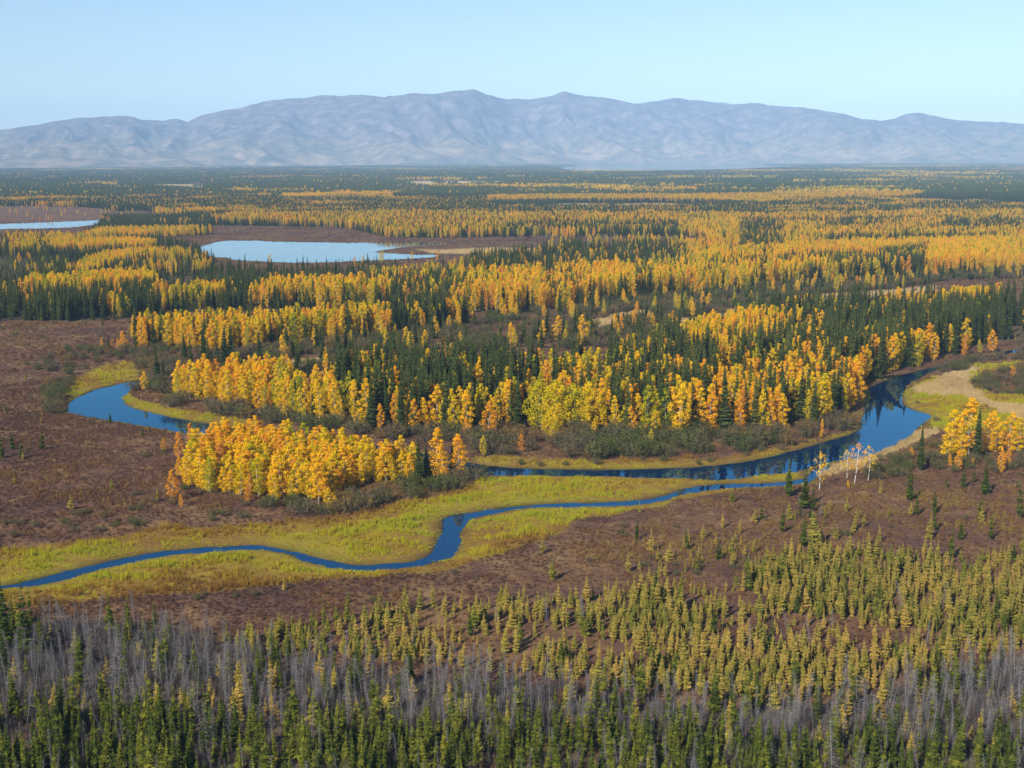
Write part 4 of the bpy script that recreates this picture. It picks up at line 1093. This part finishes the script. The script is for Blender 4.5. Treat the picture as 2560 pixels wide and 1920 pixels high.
def build_trees():
    for s in SPEC + ['co', 'bare']:
        A = np.concatenate(ALL[s])
        px, py, dep = project(A[:, 0], A[:, 1], A[:, 2])
        tx, ty, _ = project(A[:, 0], A[:, 1], A[:, 2] + A[:, 3])
        vis = np.minimum(py, 1920) - np.maximum(ty, 0)
        ok = (px > 8) & (px < 2552) & (ty < 1890) & (vis > 4)
        score = np.where(ok, vis, -1) + A[:, 6] * 1e4 * ok
        order = np.argsort(-score)
        lim = LIMIT
        own = order[:lim]; own = own[score[own] > 0]
        rest = np.setdiff1d(np.arange(len(A)), own)
        protos = PROTO[s]
        rg = np.random.default_rng(len(A))
        slim = dict(bi=1.0, ws=1.0, bs=1.0, ta=1.0, de=1.0, wi=1.0, co=1, bare=1)[s]
        for i in own:
            pr = protos[int(rg.integers(0, len(protos)))]
            e = bpy.data.objects.new(NAMES[s], None); COL.objects.link(e)
            e.empty_display_size = .3
            e.location = A[i, :3] - np.array([0, 0, .05])
            h = A[i, 3]; w = h * A[i, 5] * slim
            if s == 'wi': w = h * A[i, 5]
            lean = dict(de=.11, ta=.055, bs=.045).get(s, .03)
            e.rotation_euler = (rg.normal(0, lean), rg.normal(0, lean), rg.uniform(0, 6.28))
            e.scale = (w, w, h)
            for part in ('trunk', 'crown'):
                o = bpy.data.objects.new('stems' if (s == 'wi' and part == 'trunk') else part, pr[part]); o.parent = e
                o['tint'] = float(A[i, 4])
                COL.objects.link(o)
            INDIV.append(dict(o=e, s=s, px=float(px[i]), py=float(py[i]), ty=float(ty[i]), vis=float(vis[i]), h=float(h), tint=float(A[i, 4]), x=float(A[i, 0]), y=float(A[i, 1]), expl=bool(A[i, 6])))
        if len(rest) and s in MASS:
            n = len(rest); B = A[rest]
            ln = dict(de=.11, ta=.055, bs=.045).get(s, .03)
            rot = np.stack([rg.normal(0, ln, n), rg.normal(0, ln, n), rg.uniform(0, 6.28, n)], 1)
            w = B[:, 3] * B[:, 5]
            scatter(MASS[s][0], [p['whole'] for p in protos], B[:, :3] - np.array([[0, 0, .05]]), rot, np.stack([w, w, B[:, 3]], 1), rg.integers(0, len(protos), n), B[:, 4], MASS[s][1])
        print('TREES', s, len(own), len(rest))
build_trees()
for px_, py_, h_, an_ in LEAN:
    q = ground_pt([px_], [py_])[0]
    e = bpy.data.objects.new('leaning_spruce_tree', None); COL.objects.link(e)
    e.location = (q[0], q[1], float(gz(q[:1], q[1:2])[0]) - .1); e.rotation_euler = (0, an_, 0); e.scale = (h_ * 1.5, h_ * 1.5, h_)
    for part in ('trunk', 'crown'):
        o = bpy.data.objects.new(part, PROTO['ws'][1][part]); o.parent = e; o['tint'] = .45; COL.objects.link(o)
    e['label'] = 'dark spruce toppled over the bank, leaning low across the river pool'; e['category'] = 'spruce'

# ------------------------------------------------------------------ labels: kind, size, tone, row and place of every tree
ORD = 'first second third fourth fifth sixth seventh eighth ninth tenth eleventh twelfth thirteenth fourteenth fifteenth sixteenth seventeenth eighteenth nineteenth twentieth'.split()
WORD = dict(bi='birch', ws='spruce', bs='spruce', ta='tamarack', de='dead spruce', wi='willow', co='cottonwood', bare='bare white birch')
TONES = dict(bi=[(.30, 'yellow-green'), (.48, 'yellow'), (.64, 'golden'), (9, 'orange')], ws=[(.30, 'dark green'), (.52, 'green'), (9, 'olive')], bs=[(.33, 'dark green'), (.6, 'green'), (9, 'yellow-green')],
             ta=[(.36, 'olive'), (.6, 'olive-gold'), (9, 'golden')], de=[(.4, 'dark grey'), (.62, 'grey'), (9, 'pale grey')], wi=[(.33, 'olive'), (.58, 'grey-green'), (9, 'brownish')],
             co=[(.35, 'green-yellow'), (9, 'yellow')], bare=[(9, 'thin-leaved')])
def zone(d):
    x, y, s = d['px'], d['py'], d['s']
    third = lambda a, b, c: a if x < 853 else (b if x < 1707 else c)
    if s == 'bare': return 'beside the creek mouth'
    if s == 'co': return 'on the far river bank'
    if y > 1110 and y < 1300 and s in ('bi', 'ws', 'wi'):
        if x < 470: return 'on the bog beside the near birch stand'
        if x < 1060: return 'in the near birch stand'
        if x < 1200: return 'at the tip of the near birch stand'
        if x < 2000: return 'on the far bank of the river'
        return 'in the grove beside the river pool'
    if y > 1500:
        return third('below the creek on the left', 'below the middle of the creek', 'on the slope at the right') if y < 1700 else third('in the bottom left wood', 'in the bottom middle wood', 'in the bottom right wood')
    if y > 1300: return third('on the bog by the creek', 'on the slope above the tamaracks', 'on the open bog at the right')
    if y > 1110: return 'on the bog by the left river loop' if x < 1000 else 'on the red bog below the river'
    if y > 950:
        if x < 700: return 'on the left tip of the bend'
        if x < 1300: return 'left of the cottonwoods on the bend'
        if x < 1750: return 'in the middle of the bend'
        if x < 2250: return 'on the bend beside the pool'
        return 'on the right bank meadow'
    if x < 700: return 'behind the left river loop'
    if x < 1300: return 'left behind the wooded bend'
    if x < 1900: return 'in the flats behind the bend'
    return 'in the spruce wood above the pool'
ROWS = {1: [''], 2: ['front row', 'back row'], 3: ['front row', 'middle row', 'back row'], 4: ['front row', 'second row', 'third row', 'back row'], 5: ['front row', 'second row', 'third row', 'fourth row', 'back row']}
def label_all():
    from collections import defaultdict
    byk = defaultdict(list)
    for d in INDIV:
        d['zone'] = zone(d)
        d['tone'] = next(w for t, w in TONES[d['s']] if d['tint'] < t)
        byk[(d['s'], d['zone'])].append(d)
    for (s, z), L in byk.items():
        n = max(1, min(5, len(L) // 9 + 1))
        L.sort(key=lambda d: -d['py'])
        hs = sorted(d['h'] for d in L); a, b = hs[len(hs) // 3], hs[2 * len(hs) // 3]
        cl = defaultdict(list)
        for i, d in enumerate(L):
            d['row'] = ROWS[n][min(n - 1, i * n // len(L))]
            d['size'] = 'short' if d['h'] < a else ('tall' if d['h'] > b else 'middle-sized')
            cl[(d['row'], d['size'], d['tone'])].append(d)
        for (row, size, tone), C in cl.items():
            C.sort(key=lambda d: d['px'])
            for i, d in enumerate(C):
                o = d['o']
                t = f"{size} {tone} {WORD[s]} {z}"
                if row: t += f", {row}"
                if len(C) > 1:
                    t += f", {ORD[i]} from left" if i < len(ORD) else f", far right"
                o['label'] = t; o['category'] = CATS[s]; o['group'] = GROUP[s]
label_all()
